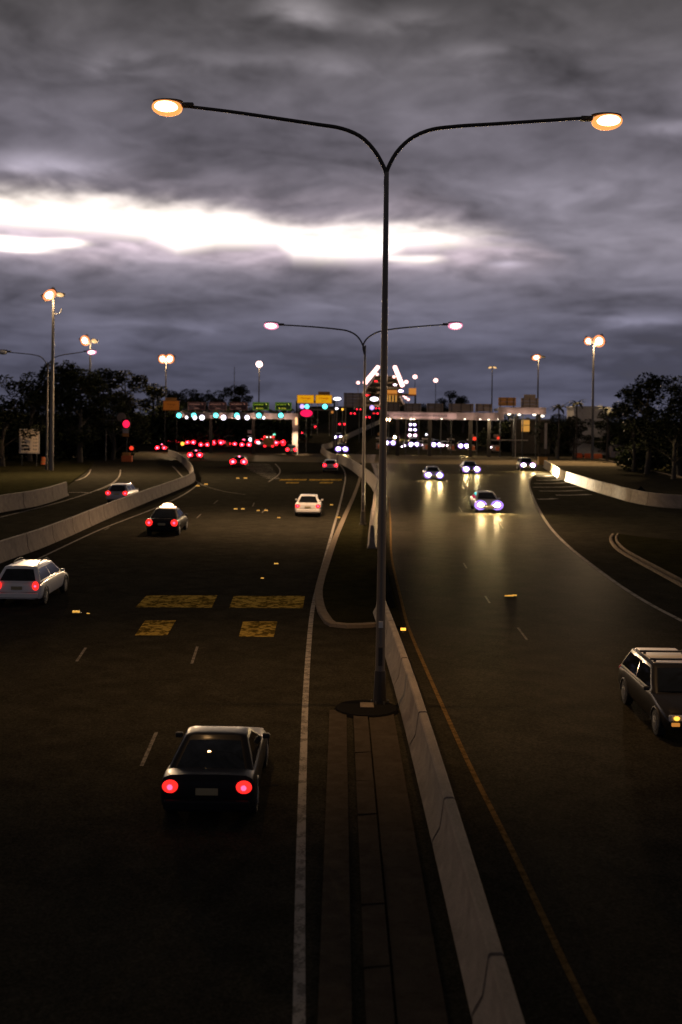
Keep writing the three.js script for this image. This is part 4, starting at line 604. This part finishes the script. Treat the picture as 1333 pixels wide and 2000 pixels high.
{ // shrubs under the trees
  const shape = (() => { const cl = []; seed = 501; for (let i = 0; i < 9; i++) cl.push([rr(-1.3, 1.3), rr(0.4, 1.5), rr(-0.8, 0.8), rr(0.5, 0.9)]); return leafCloud(cl, 1500, 0.15, 0.9); })(), stems = (() => { const l = []; for (let i = 0; i < 5; i++) l.push(tube([V(0, -0.05, 0), V(rr(-0.4, 0.4), 0.6, rr(-0.3, 0.3)), V(rr(-1, 1), 1.2, rr(-0.6, 0.6))], 0.05, 0.02, 5, 5)); return merge(l); })();
  const shrub = (x, D, k, label, group) => { const o = thing('shrub', label, 'shrub', V(x, ground(x, D) - 0.05, -D), rnd() * 6, group); part('stems', stems, M.bark, o); part('foliage', shape, M.leaf_shrub, o); o.scale.set(k * 1.3, k, k); };
  for (let i = 0; i < 17; i++) shrub(-74 + i * 2.2 + rr(-0.6, 0.6), 172 + i * 1.6 + rr(-4, 4), rr(2.2, 3.6), 'dark shrub in the thicket under the gum trees behind the outer ramp', 'thicket behind the outer ramp');
  for (let i = 0; i < 12; i++) shrub(-42 + i * 2.6, 262 + rr(-6, 8), rr(3.2, 4.6), 'dark shrub of the hedge seen beneath the outbound canopy', 'hedge behind the outbound canopy');
  for (let i = 0; i < 12; i++) shrub(46 + i * 2.4 + rr(-0.8, 0.8), 176 - i * 5 + rr(-4, 4), rr(1.8, 3.2), 'dark shrub in the thicket under the large gum beside the side road', 'thicket beside the side road');
  for (let i = 0; i < 12; i++) shrub(36 + i * 3, 258 + rr(-6, 6), rr(2.4, 4), 'dark shrub of the hedge seen beneath the higher canopy wing', 'hedge behind the inbound canopy');
}
{ const p = at(458.5, 716, 340), o = thing('thin_aerial', 'thin dark aerial mast rising beside the round gum trees', 'aerial', V(p.x, ground(p.x, 340), p.z)); part('mast', cyl(0.16, 0.08, p.y - ground(p.x, 340), 0, 0, 0, 6), M.steel_dark, o); part('cross_arm', box(1, 0.08, 0.08, 0, p.y - ground(p.x, 340) - 2, 0), M.steel_dark, o); }

// ---------------------------------------------------------------- vehicles (each built at the origin, front toward -z)
const paints = { black: [0.012, 0.012, 0.014], charcoal: [0.03, 0.03, 0.033], navy: [0.012, 0.016, 0.04], white: [0.7, 0.68, 0.65], silver: [0.34, 0.34, 0.35], maroon: [0.09, 0.015, 0.012], cream: [0.6, 0.53, 0.4], orange: [0.5, 0.2, 0.05], graphite: [0.018, 0.016, 0.015] };
const paintOf = {};
const paint = (k) => paintOf[k] ??= std('paint_' + k, { rgb: paints[k], roughness: 0.35, metalness: k === 'silver' ? 0.5 : 0, clearcoat: k === 'black' ? 0.06 : k === 'graphite' ? 0.5 : 0.5, clearcoatRoughness: 0.1, specularIntensity: k === 'black' || k === 'graphite' ? 0.1 : 0.4 });
// L length, W width, gy clearance, belt, roof; stations run from the tail (+) to the nose (-): glass base and roof ends, boot and bonnet heights
const kinds = {
  sedan: { L: 4.7, W: 1.82, gy: 0.24, belt: 0.93, roof: 1.44, g: [1.62, 0.85, -0.3, -1.2], boot: 0.97, hood: 0.88, nose: 0.7, wr: 0.6, ty: 0.77, r: 0.31 },
  coupe: { L: 4.5, W: 1.78, gy: 0.22, belt: 0.88, roof: 1.31, g: [1.75, 0.75, 0.05, -0.85], boot: 0.93, hood: 0.82, nose: 0.66, wr: 0.62, ty: 0.75, r: 0.31 },
  hatch: { L: 3.95, W: 1.7, gy: 0.24, belt: 0.92, roof: 1.44, g: [1.86, 1.38, -0.3, -1.12], boot: 0.9, hood: 0.9, nose: 0.72, wr: 0.6, ty: 0.82, r: 0.3 },
  wagon: { L: 4.75, W: 1.82, gy: 0.26, belt: 0.96, roof: 1.5, g: [2.28, 1.9, -0.3, -1.15], boot: 0.93, hood: 0.9, nose: 0.72, wr: 0.63, ty: 0.82, r: 0.32 },
  fourwd: { L: 4.6, W: 1.88, gy: 0.4, belt: 1.16, roof: 1.84, g: [2.12, 1.92, -0.45, -1.1], boot: 1.1, hood: 1.12, nose: 0.98, wr: 0.68, ty: 0.98, r: 0.37 },
  van: { L: 4.8, W: 1.86, gy: 0.3, belt: 1.18, roof: 2.05, g: [2.3, 2.2, -1.2, -1.85], boot: 1.1, hood: 1.1, nose: 0.9, wr: 0.78, ty: 0.95, r: 0.34 },
};
const wheelGeo = (() => { const c = {}; return (r) => c[r] ??= [new THREE.LatheGeometry([[r * 0.58, -0.1], [r * 0.94, -0.1], [r, -0.07], [r, 0.07], [r * 0.94, 0.1], [r * 0.58, 0.1]].map(([a, b]) => new THREE.Vector2(a, b)), 22).rotateZ(Math.PI / 2), merge([put(new THREE.CylinderGeometry(r * 0.6, r * 0.6, 0.15, 18), 0, 0, 0, 0, 0, Math.PI / 2), ...[0, 1, 2, 3, 4].map((k) => put(box(0.17, r * 0.9, 0.06, 0, 0, 0, 0.01), 0, 0, 0, k * Math.PI / 5))])]; })();
function bodyShell(s) {
  const { L, W, gy, belt, boot, hood, nose } = s, w = W / 2, rows = [], e = L / 2;
  const st = [[e, 0.84, gy + 0.16, 0.72 * boot, 0.74 * boot], [e - 0.03, 0.92, gy + 0.06, 0.86 * boot, 0.89 * boot], [e - 0.14, 0.985, gy + 0.02, 0.94 * boot, boot], [e - 0.5, 1, gy, 0.96 * boot, boot + 0.005], [s.g[0] - 0.1 < e - 0.6 ? s.g[0] - 0.1 : e - 0.75, 1, gy, belt - 0.03, belt], [0.3, 1, gy, belt - 0.035, belt], [s.g[3] + 0.1, 1, gy, belt - 0.035, belt - 0.005], [s.g[3] - 0.25, 1, gy, hood - 0.05, hood + 0.015], [-e + 0.55, 0.985, gy, lerp(hood, nose, 0.45) - 0.05, lerp(hood, nose, 0.4)], [-e + 0.16, 0.94, gy + 0.03, nose - 0.05, nose + 0.02], [-e + 0.03, 0.86, gy + 0.07, nose - 0.12, nose - 0.09], [-e, 0.74, gy + 0.16, nose - 0.2, nose - 0.18]];
  for (const [z, k, yb, ys, yt] of st) { const W2 = w * k, m = (yb + ys) / 2, half = [[0, yb], [0.72, yb], [0.93, yb + 0.04], [0.99, yb + 0.16], [1, m], [0.985, ys - 0.06], [0.95, ys], [0.82, yt], [0.45, yt + 0.012], [0, yt + 0.016]]; const R = half.map(([x, y]) => V(x * W2, y, z)), Lh = half.slice(1, -1).reverse().map(([x, y]) => V(-x * W2, y, z)); rows.push([...R, ...Lh]); }
  return capped(rows.reverse(), 0.55);
}
function cabinRing(s, t, k = 1, dy = 0) {                                  // rounded outline of the glasshouse at height t
  const [a, b, c, d] = s.g, w0 = s.W / 2 * 0.93, w1 = s.wr, hx = lerp(w0, w1, Math.pow(t, 1.15)) * k, zr = lerp(a, b, t) - (1 - k) * 0.4, zf = lerp(d, c, t) + (1 - k) * 0.6, y = lerp(s.belt - 0.02, s.roof - 0.03, t) + dy, r = 0.13, ring = [];
  for (const [sx, sz, a0] of [[1, 1, 0], [-1, 1, 1], [-1, -1, 2], [1, -1, 3]]) for (let i = 0; i < 4; i++) { const an = (a0 + i / 3) * Math.PI / 2; ring.push(V(sx * (hx - r) + Math.cos(an) * r, y, (sz > 0 ? zr - r : zf + r) + Math.sin(an) * r)); }
  return ring.reverse();
}
function curvedPane(a, b, c, d, bulge) {                                   // a pane that swells outward in the middle
  const n = V().subVectors(b, a).cross(V().subVectors(d, a)).normalize(), rows = [];
  for (let j = 0; j <= 8; j++) { const r = []; for (let i = 0; i <= 10; i++) { const s = i / 10, t = j / 8; r.push(a.clone().lerp(b, s).lerp(d.clone().lerp(c, s), t).addScaledVector(n, 0.012 + bulge * (1 - (2 * s - 1) ** 2) * (1 - 0.6 * (2 * t - 1) ** 2))); } rows.push(r); }
  const g = quads(rows, null, false); g.computeVertexNormals(); return merge([g, panel(a, b, c, d, 0.01)]);
}
const carCache = {};
function carModel(kind, colour, opts) {
  const key = [kind, colour, JSON.stringify(opts)].join(); if (carCache[key]) return carCache[key];
  const s = kinds[kind], o = new THREE.Group(), P = paint(colour), e = s.L / 2, w = s.W / 2;
  part('body', bodyShell(s), P, o);
  part('cabin', capped([cabinRing(s, 0), cabinRing(s, 0.35), cabinRing(s, 0.7), cabinRing(s, 0.93), cabinRing(s, 1), cabinRing(s, 1, 0.9, 0.025), cabinRing(s, 1, 0.6, 0.04)], 0.6), P, o);
  const c = (t, sx, rear, inset) => { const [a, b, cc, d] = s.g, hx = lerp(s.W / 2 * 0.93, s.wr, Math.pow(t, 1.15)); return V(sx * (hx - inset), lerp(s.belt - 0.02, s.roof - 0.03, t), rear ? lerp(a, b, t) : lerp(d, cc, t)); };
  part('rear_window', curvedPane(c(0.1, -1, 1, 0.15), c(0.1, 1, 1, 0.15), c(0.87, 1, 1, 0.14), c(0.87, -1, 1, 0.14), 0.05), M.car_glass, o);
  part('windscreen', curvedPane(c(0.06, 1, 0, 0.13), c(0.06, -1, 0, 0.13), c(0.9, -1, 0, 0.12), c(0.9, 1, 0, 0.12), 0.05), M.car_glass, o);
  for (const sx of [1, -1]) {
    const q = (t, f) => { const r0 = c(t, sx, 1, 0), f0 = c(t, sx, 0, 0); return V(sx * (Math.abs(r0.x) - 0.004), r0.y, lerp(f0.z + 0.2, r0.z - 0.18, f)); }, sp = [[0, 0.47], [0.51, 1]].concat(kind === 'wagon' || kind === 'fourwd' || kind === 'van' ? [] : []);
    for (const [f0, f1] of sp) part('side_window', sx > 0 ? panel(q(0.1, f1), q(0.1, f0), q(0.86, f0), q(0.86, f1)) : panel(q(0.1, f0), q(0.1, f1), q(0.86, f1), q(0.86, f0)), M.car_glass, o);
    for (const z of [e - 0.85, -e + 0.8]) { const [ty, ri] = wheelGeo(s.r), wh = part('wheel', ty, M.tyre, o, V(sx * (w - 0.1), s.r, z)); part('rim', ri, M.rim, wh, V(sx * 0.035, 0, 0)); part('wheel_arch', put(new THREE.TorusGeometry(s.r + 0.055, 0.035, 6, 18, Math.PI), sx * (w - 0.012), s.r, z, 0, Math.PI / 2), M.trim, o); }
    part('mirror', box(0.16, 0.11, 0.1, sx * (w + 0.03), s.belt + 0.05, s.g[3] + 0.28, 0.04), colour === 'white' || colour === 'silver' ? P : M.trim, o);
    const tl = part('tail_light', ball(opts.tr ?? 0.15, (opts.tr ?? 0.15) * (opts.th ?? 0.85), 0.06, 0, 0, 0, 16), opts.tail ?? M.unlit_red, o, V(sx * (w - 0.2), s.ty, e - 0.02));
    if (opts.tail) part('tail_bulb', ball((opts.tr ?? 0.15) * 0.4, (opts.tr ?? 0.15) * 0.36, 0.03, 0, 0, 0.045, 10), opts.core ?? M.tail_core, tl);
    if (opts.head) { const k = opts.hr ?? 0.19, h = part('headlight', ball(k * 1.25, k, 0.08, 0, 0, 0, 16), opts.head, o, V(sx * (w - 0.3), s.nose - 0.12, -e + 0.03)); part('headlight_bulb', ball(k * (opts.bulb ? 0.72 : 0.46), k * (opts.bulb ? 0.68 : 0.44), 0.05, 0, 0, -0.06, 12), opts.bulb ?? M.beam_core, h); }
    else part('headlight', [box(0.38, 0.16, 0.1, sx * (w - 0.32), s.nose - 0.1, -e + 0.06, 0.05)], M.unlit_lamp, o);
  }
  part('rear_bumper', box(s.W * 0.9, 0.2, 0.14, 0, s.gy + 0.2, e + 0.0, 0.06), opts.darkBumper ? M.trim : P, o); part('front_bumper', box(s.W * 0.84, 0.22, 0.14, 0, s.gy + 0.2, -e - 0.0, 0.06), P, o);
  part('grille', box(0.75, 0.13, 0.05, 0, s.nose - 0.16, -e - 0.01, 0.02), M.trim, o); part('number_plate', box(0.42, 0.13, 0.02, 0, s.ty - (kind === 'fourwd' || kind === 'van' ? 0.2 : 0.08), e + 0.022, 0.006), opts.plate ?? M.plate, o); part('front_plate', box(0.4, 0.11, 0.02, 0, s.gy + 0.22, -e - 0.08, 0.005), M.plate, o);
  if (opts.third) { const b = part('brake_light', box(0.3, 0.1, 0.05, 0, lerp(s.belt, s.roof, 0.93), lerp(s.g[0], s.g[1], 0.93) + 0.03, 0.02), M.brake_red, o); if (opts.third > 1) part('brake_bulb', ball(0.1, 0.09, 0.03, 0, 0, 0, 10), M.brake_core, b, V(0, lerp(s.belt, s.roof, 0.93), lerp(s.g[0], s.g[1], 0.93) + 0.06)); }
  if (opts.taxi) { part('roof_sign_light', [ball(0.34, 0.14, 0.13, 0, s.roof + 0.15, 0.1, 16)], M.taxi_lit, o); part('roof_sign_base', box(0.95, 0.07, 0.22, 0, s.roof + 0.05, 0.1, 0.03), M.taxi_lit, o); }
  if (opts.rack) for (const sx of [-0.5, 0.5]) part('roof_rail', tube([V(sx, s.roof - 0.01, 1.2), V(sx, s.roof + 0.07, 1.0), V(sx, s.roof + 0.07, -0.2), V(sx, s.roof - 0.01, -0.4)], 0.022, 0.022, 6, 12), M.trim, o);
  if (opts.bars) part('roof_sheen_panel', box(s.wr * 1.75, 0.03, 1.9, 0, s.roof + 0.018, 0.75, 0.012), paint('cream'), o);  // sky sheen on the dark roof put in as a cream panel
  if (opts.bars) for (const z of [-0.1, 0.9]) part('roof_bar', [box(1.3, 0.05, 0.09, 0, s.roof + 0.1, z, 0.02), box(0.06, 0.12, 0.1, 0.52, s.roof + 0.04, z), box(0.06, 0.12, 0.1, -0.52, s.roof + 0.04, z)], M.trim, o);
  if (opts.indicator) for (const sx of [-1, 1]) { part('indicator_light', box(0.2, 0.09, 0.05, sx * (w - 0.26), s.gy + 0.24, -e - 0.06, 0.03), M.amber_soft, o); part('parking_light', ball(0.075, 0.055, 0.04, sx * (w - 0.3), s.nose - 0.08, -e - 0.02, 10), M.amber_lit, o); }
  return carCache[key] = o;
}
function vehicle(cat, label, kind, colour, u, v, dir, opts = {}, more = {}) {
  const s = kinds[kind], up = dir > 0 ? s.ty : s.nose - 0.12, p = more.D ? at(u, v, more.D) : onRoad(u, v, up), m = carModel(kind, colour, opts).clone(), sc = more.scale ?? 1;
  const y = deck(p.x, -p.z), yaw = (more.yaw ?? 0) + (dir > 0 ? 0 : Math.PI), back = s.L / 2 * sc;
  m.name = numbered({ fourwd: 'four_wheel_drive', van: 'delivery_van', wagon: 'station_wagon', hatch: 'hatchback_car', coupe: 'coupe_car', sedan: opts.taxi ? 'taxi' : 'sedan_car' }[kind]); m.rotation.y = yaw; m.scale.setScalar(sc);
  m.position.set(p.x - Math.sin(more.yaw ?? 0) * back * (dir > 0 ? 1 : -1), y, p.z - back); m.userData = { label, category: cat };
  if (y > 0.05) { const q = deck(p.x, -p.z + 6) - deck(p.x, -p.z - 2); m.rotation.order = 'YXZ'; m.rotation.x = Math.atan2(q, 8) * (dir > 0 ? 1 : -1); m.position.y = deck(m.position.x, -m.position.z) + 0.02; }
  if (more.group) m.userData.group = more.group;
  scene.add(m);
  if (more.beam) for (const sx of [-1, 1]) { const f = V(p.x + sx * 0.6 * sc, y + s.nose - 0.1, p.z + 0.3); spot(more.beam, more.aim ? [1, 0.8, 0.5] : [1, 0.68, 0.26], f, more.aim ? f.clone().add(V(more.aim, -0.6, 24)) : V(f.x + (more.swing ?? 0), y + 0.0, p.z + 7.5), more.aim ? 0.22 : 0.13, 0.9, 4, 'headlight_beam'); }
  return m;
}
const TAIL = { tail: M.tail_red }, BRAKE = { tail: M.brake_red, core: M.brake_core, tr: 0.42, third: 2 }, BEAM = { head: M.fringe_rim, hr: 0.36 }, GLARE = { head: M.fringe_rim, hr: 0.5, bulb: M.far_core }, QUEUE = { tail: M.brake_red, core: M.brake_core, tr: 0.5, third: 2 };
const S = 1.06;
// outbound, nearest first
vehicle('car', 'dark low coupe alone on the empty lanes with two round red tail lights', 'coupe', 'black', 404.5, 1537.5, 1, { tail: M.tail_red, tr: 0.15, th: 0.82, third: 0, plate: M.plate });
vehicle('car', 'pale station wagon cut by the picture edge behind the long ramp barrier', 'wagon', 'white', 33, 1146, 1, { tail: M.tail_red, tr: 0.13, th: 1.35, rack: 1 }, { scale: 1.04 });
vehicle('taxi', 'black taxi with a glowing roof sign beside the long ramp barrier', 'sedan', 'black', 316, 1024, 1, { tail: M.tail_red, tr: 0.2, th: 1, taxi: 1 }, { scale: 1.12 });
vehicle('car', 'white sedan alone on the lane beside the white median line', 'sedan', 'white', 601.5, 990.5, 1, { tail: M.tail_red, tr: 0.17, third: 0 }, { scale: 1.1 });
vehicle('car', 'white hatchback with a black rear window nearing the curved barrier nose', 'hatch', 'white', 645.5, 911.5, 1, { tail: M.brake_red, tr: 0.2, third: 0, darkBumper: 1 }, { scale: 1.22 });
vehicle('car', 'silver hatchback on the outer ramp beyond the long barrier', 'hatch', 'silver', 228, 966, 1, { tail: M.tail_red, tr: 0.2, third: 0 }, { scale: 1.15, yaw: -0.06 });
vehicle('car', 'dark sedan with three bright brake lights just past the bend of the ramp barrier', 'sedan', 'charcoal', 381, 890, 1, BRAKE, { scale: 1.15 });
vehicle('car', 'dark sedan braking alone before the striped nose, three red lights in a triangle', 'sedan', 'maroon', 466, 903.5, 1, BRAKE, { scale: 1.15 });
vehicle('car', 'dark sedan braking at the ramp end, nearest the red ramp signal', 'sedan', 'charcoal', 314.5, 875, 1, BRAKE, { scale: 1.05 });
vehicle('car', 'black four wheel drive with low tail lights beside the lit canopy column', 'fourwd', 'black', 569.5, 879, 1, { tail: M.brake_red, tr: 0.3, th: 1 }, { scale: 1.08 });
vehicle('car', 'dark sedan with a bright roof reflection queuing beside the amber flasher', 'sedan', 'navy', 339.5, 862, 1, { tail: M.brake_red, tr: 0.50 }, { scale: S });
vehicle('car', 'dark hatchback with three brake lights queuing right beside the pale van', 'hatch', 'charcoal', 372, 864.5, 1, QUEUE, { scale: S });
vehicle('van', 'pale van queuing under the middle of the outbound canopy', 'van', 'cream', 388, 862, 1, { tail: M.tail_red, tr: 0.22 }, { scale: 0.98 });
vehicle('car', 'car with a single strong brake light queuing past the pale van', 'sedan', 'maroon', 405, 866.5, 1, { tail: M.brake_red, core: M.brake_core, tr: 0.50 }, { scale: S });
vehicle('car', 'car braking hard between the first two toll booths, its lights merging pink', 'sedan', 'charcoal', 425, 865, 1, { tail: M.brake_red, core: M.brake_core, tr: 0.59, third: 2 }, { scale: S });
vehicle('van', 'pale high van queuing before the booth with the plain grey board', 'van', 'white', 444, 864, 1, { tail: M.brake_red, tr: 0.34 }, { scale: 1.08 });
vehicle('car', 'dark sedan in front of the white board booth with a lit number plate', 'sedan', 'black', 480, 869.5, 1, { tail: M.brake_red, core: M.brake_core, tr: 0.45 }, { scale: 1.1 });
vehicle('car', 'red car queuing behind the booths, just above the dark sedan with the lit plate', 'hatch', 'maroon', 470, 859, 1, QUEUE, { scale: S });
vehicle('car', 'car braking right of the white board booth with pink paired lights', 'hatch', 'charcoal', 497, 864, 1, { tail: M.brake_red, core: M.brake_core, tr: 0.56, third: 2 }, { scale: S });
vehicle('car', 'white car with glaring rear lamps queuing before the orange truck', 'sedan', 'white', 512, 865.5, 1, { tail: M.lamp_plain, core: M.brake_core, tr: 0.34, third: 1 }, { scale: S });
vehicle('car', 'dark car with wide set round brake lights next to the black four wheel drive', 'sedan', 'charcoal', 546.5, 865, 1, { tail: M.brake_red, core: M.brake_core, tr: 0.59, th: 1 }, { scale: S });
vehicle('car', 'white car leaving the toll booth beside the lit canopy column', 'hatch', 'white', 557, 859, 1, { tail: M.lamp_plain, tr: 0.22 }, { scale: S });
for (const [u, v, l] of [[399, 869, 'small red-lit car tucked in front of the pale van'], [417, 861.5, 'red-lit car behind the hard braking one at the second booth'], [453, 867.5, 'red-lit car in front of the booth with the plain grey board'], [505, 860, 'red-lit car behind the white car with glaring rear lamps']]) vehicle('car', l, 'hatch', 'charcoal', u, v, 1, { tail: M.brake_red, core: M.brake_core, tr: 0.42 }, { scale: S });
{ // truck in the queue
  const p = onRoad(525.5, 853, 2.7), o = thing('box_truck', 'orange box truck with a row of small lights queuing at the last outbound booth', 'truck', V(p.x, 0, p.z - 3.6));
  part('cargo_box', box(2.4, 2.5, 5, 0, 2.2, 1.1, 0.06), paint('orange'), o); part('cab', box(2.2, 2.0, 1.8, 0, 1.75, -2.6, 0.2), paint('white'), o); part('windscreen', box(1.9, 0.7, 0.06, 0, 2.2, -3.5, 0.02), M.car_glass, o); part('chassis', box(1.6, 0.25, 7, 0, 0.8, 0, 0.03), M.trim, o);
  for (const z of [2.2, -2.4]) for (const x of [-1.0, 1.0]) { const [ty, ri] = wheelGeo(0.45), w = part('wheel', ty, M.tyre, o, V(x, 0.45, z)); part('rim', ri, M.rim, w, V(Math.sign(x) * 0.04, 0, 0)); }
  for (const x of [-0.95, 0.95]) { part('marker_light', ball(0.22, 0.16, 0.05, x, 3.15, 3.63, 10), M.brake_red, o); part('tail_light', ball(0.24, 0.18, 0.06, x * 0.9, 1.1, 3.63, 10), M.brake_red, o); } for (const x of [-0.4, 0.4]) part('work_lamp', ball(0.16, 0.14, 0.05, x, 3.1, 3.63, 10), M.lamp_plain, o); part('rear_door', [box(1.1, 2.2, 0.04, -0.57, 2.15, 3.61), box(1.1, 2.2, 0.04, 0.57, 2.15, 3.61)], M.panel_orange, o);
}
{ const p = onRoad(357, 862, 1.2), o = thing('amber_flasher', 'amber flashing lamp on a post between two queuing cars at the outer booths', 'lamp', V(p.x, 0, p.z)); part('post', cyl(0.06, 0.06, 1.15, 0, 0, 0, 8), M.steel_dark, o); part('glow_lens', ball(0.42, 0.42, 0.2, 0, 1.3, 0, 14), M.amber_lit, o); }
// outbound, beyond the plaza
for (const [u, v, l, c, k] of [[596, 846.5, 'red-lit car just past the end column of the outbound canopy', 'charcoal', 'sedan'], [590.5, 854.5, 'car with dim red lights closest beyond the canopy end column', 'navy', 'hatch'], [611.5, 834.5, 'car with close red lights and a yellow glint, above the canopy end column', 'charcoal', 'hatch'], [668.5, 829, 'car with two clear red lights alone on the climbing outbound lanes', 'black', 'sedan'], [689.5, 808, 'car with flat oval red lights near the brown sign back', 'maroon', 'sedan'], [718.5, 815.5, 'car with one orange-red light just outside the second lamp pole', 'maroon', 'hatch'], [734.5, 808, 'pair of red tail lights on a car half hidden by the tall lamp pole', 'charcoal', 'sedan'], [701, 800, 'car with a wide orange-red light bar above the two others on the climb', 'charcoal', 'fourwd'], [738, 798, 'small red-lit car by the violet light beside the tall lamp pole', 'navy', 'hatch'], [719.5, 772.5, 'red-lit car on the bridge beneath the dark approach tree', 'maroon', 'fourwd'], [735, 745, 'highest red-lit car near the bridge crest inside the climbing lamps', 'maroon', 'fourwd']]) vehicle('car', l, k, c, u, v, 1, { tail: M.brake_red, tr: v < 780 ? 0.6 : 0.3, th: 0.7, ...(v < 780 ? { core: M.brake_red } : {}) }, { scale: 1.1 });
// inbound, nearest first
vehicle('car', 'wagon with lit roof painted pale, unlit headlights and amber indicators, cut by the picture edge', 'wagon', 'graphite', 1371, 1406, -1, { bars: 1, indicator: 1 }, { scale: 0.98 });
vehicle('car', 'silver sedan with strong headlights leading the oncoming traffic over a golden reflection', 'sedan', 'silver', 955.5, 988.5, -1, BEAM, { scale: 1.12, beam: 1500 });
vehicle('car', 'silver oncoming sedan nearest the median among the next three', 'sedan', 'silver', 848, 929.5, -1, BEAM, { scale: 1.14, beam: 1200 });
vehicle('car', 'dark oncoming sedan in the middle of the three behind the leading one', 'sedan', 'navy', 921.5, 918.5, -1, BEAM, { scale: 1.2, beam: 1200 });
vehicle('car', 'dark oncoming car beside the start of the lit outer barrier', 'fourwd', 'black', 1032, 909.5, -1, BEAM, { scale: 1.06, beam: 30000, aim: 3.0 });
vehicle('car', 'dark blue oncoming four wheel drive coming round the nose of the curved barrier', 'fourwd', 'navy', 668, 878, -1, GLARE, { scale: 1.1, beam: 1200 });
vehicle('car', 'oncoming car with merged violet-white headlights right behind the dark blue one', 'sedan', 'charcoal', 661.5, 854, -1, { head: M.fringe_rim, hr: 0.42, bulb: M.far_core }, { scale: 1.0 });
vehicle('car', 'oncoming car leaving the booth right beside the tall lamp pole', 'sedan', 'charcoal', 762.5, 865.5, -1, GLARE, { scale: S });
vehicle('car', 'oncoming car further back with one round pink light above the booth queue', 'hatch', 'charcoal', 775, 853.5, -1, { head: M.dip_rim, hr: 0.3, bulb: M.beam_core }, { scale: 0.8 });
vehicle('car', 'small oncoming car with low close-set lights beside the pair near the pole', 'hatch', 'black', 782, 871, -1, { head: M.dip_rim, hr: 0.24, bulb: M.far_core }, { scale: 0.7 });
vehicle('car', 'dark oncoming van leading the stacked headlights at the middle booths', 'van', 'navy', 809, 868.5, -1, GLARE, { scale: 1.05 });
vehicle('car', 'oncoming car tucked beside the dark van on its median side', 'sedan', 'silver', 797, 870.5, -1, { head: M.fringe_rim, hr: 0.27, bulb: M.far_core }, { scale: 0.95 });
vehicle('car', 'oncoming car tucked beside the dark van away from the median', 'sedan', 'white', 822, 869.5, -1, { head: M.dip_rim, hr: 0.30, bulb: M.far_core }, { scale: 0.95 });
vehicle('car', 'oncoming car in the middle of the second cluster between two booths', 'sedan', 'navy', 853.5, 869, -1, GLARE, { scale: 1.05 });
vehicle('car', 'oncoming car at the median side of the second headlight cluster', 'sedan', 'charcoal', 847, 866.5, -1, { head: M.fringe_rim, hr: 0.33, bulb: M.far_core }, { scale: 0.98 });
vehicle('car', 'oncoming car at the far side of the second headlight cluster, warm white lights', 'hatch', 'silver', 870, 870.5, -1, { head: M.dip_rim, hr: 0.33, bulb: M.far_core }, { scale: 0.98 });
vehicle('car', 'dark oncoming car alone with golden reflections beside the first red booth signal', 'sedan', 'black', 906, 871.5, -1, GLARE, { scale: 1.05, beam: 1200 });
vehicle('car', 'oncoming car by the second red booth signal showing a single headlight', 'hatch', 'charcoal', 965, 873.5, -1, { head: M.dip_rim, hr: 0.30, bulb: M.far_core }, { scale: 0.9 });
vehicle('car', 'outermost oncoming car at the booths with uneven pinkish headlights', 'hatch', 'charcoal', 1009.5, 876.5, -1, { head: M.dip_rim, hr: 0.41, bulb: M.far_core }, { scale: 1.1, beam: 1200 });
for (const [u, v, l, k] of [[806.5, 840, 'oncoming car lower of two on the descent above the dark van', 'sedan'], [806.5, 830, 'oncoming car upper of two on the descent above the dark van', 'sedan'], [806, 851, 'added car behind the dark van, its lights standing in for headlight reflections', 'fourwd']]) vehicle('car', l, k, 'charcoal', u, v, -1, { head: v === 851 ? M.dip_rim : M.fringe_rim, hr: 0.4, bulb: M.far_core }, { scale: 1.05, beam: 1200 });  // car behind the van is added; its lights stand in for reflections
for (const [u, v, l] of [[780.5, 818.8, 'oncoming car just below the lettered beam, over golden reflections'], [806.5, 819, 'oncoming car just below the lettered beam, above the two on the descent'], [758.5, 820, 'oncoming car on the descent hidden close beside the tall pole']]) vehicle('car', l, 'sedan', 'charcoal', u, v, -1, { head: M.amber_lit, hr: 0.2 }, { scale: 1.0, beam: 1500 });
vehicle('van', 'oncoming van with one large violet light below the bridge crest lamps', 'van', 'charcoal', 783.5, 764, -1, { head: M.fringe_rim, hr: 0.95, bulb: M.far_core }, { scale: 1.1 });
vehicle('car', 'oncoming car high on the bridge beside the large violet light', 'fourwd', 'charcoal', 772, 752, -1, { head: M.dip_rim, hr: 0.7, bulb: M.far_core }, { scale: 1.1 });

renderer.render(scene, camera);
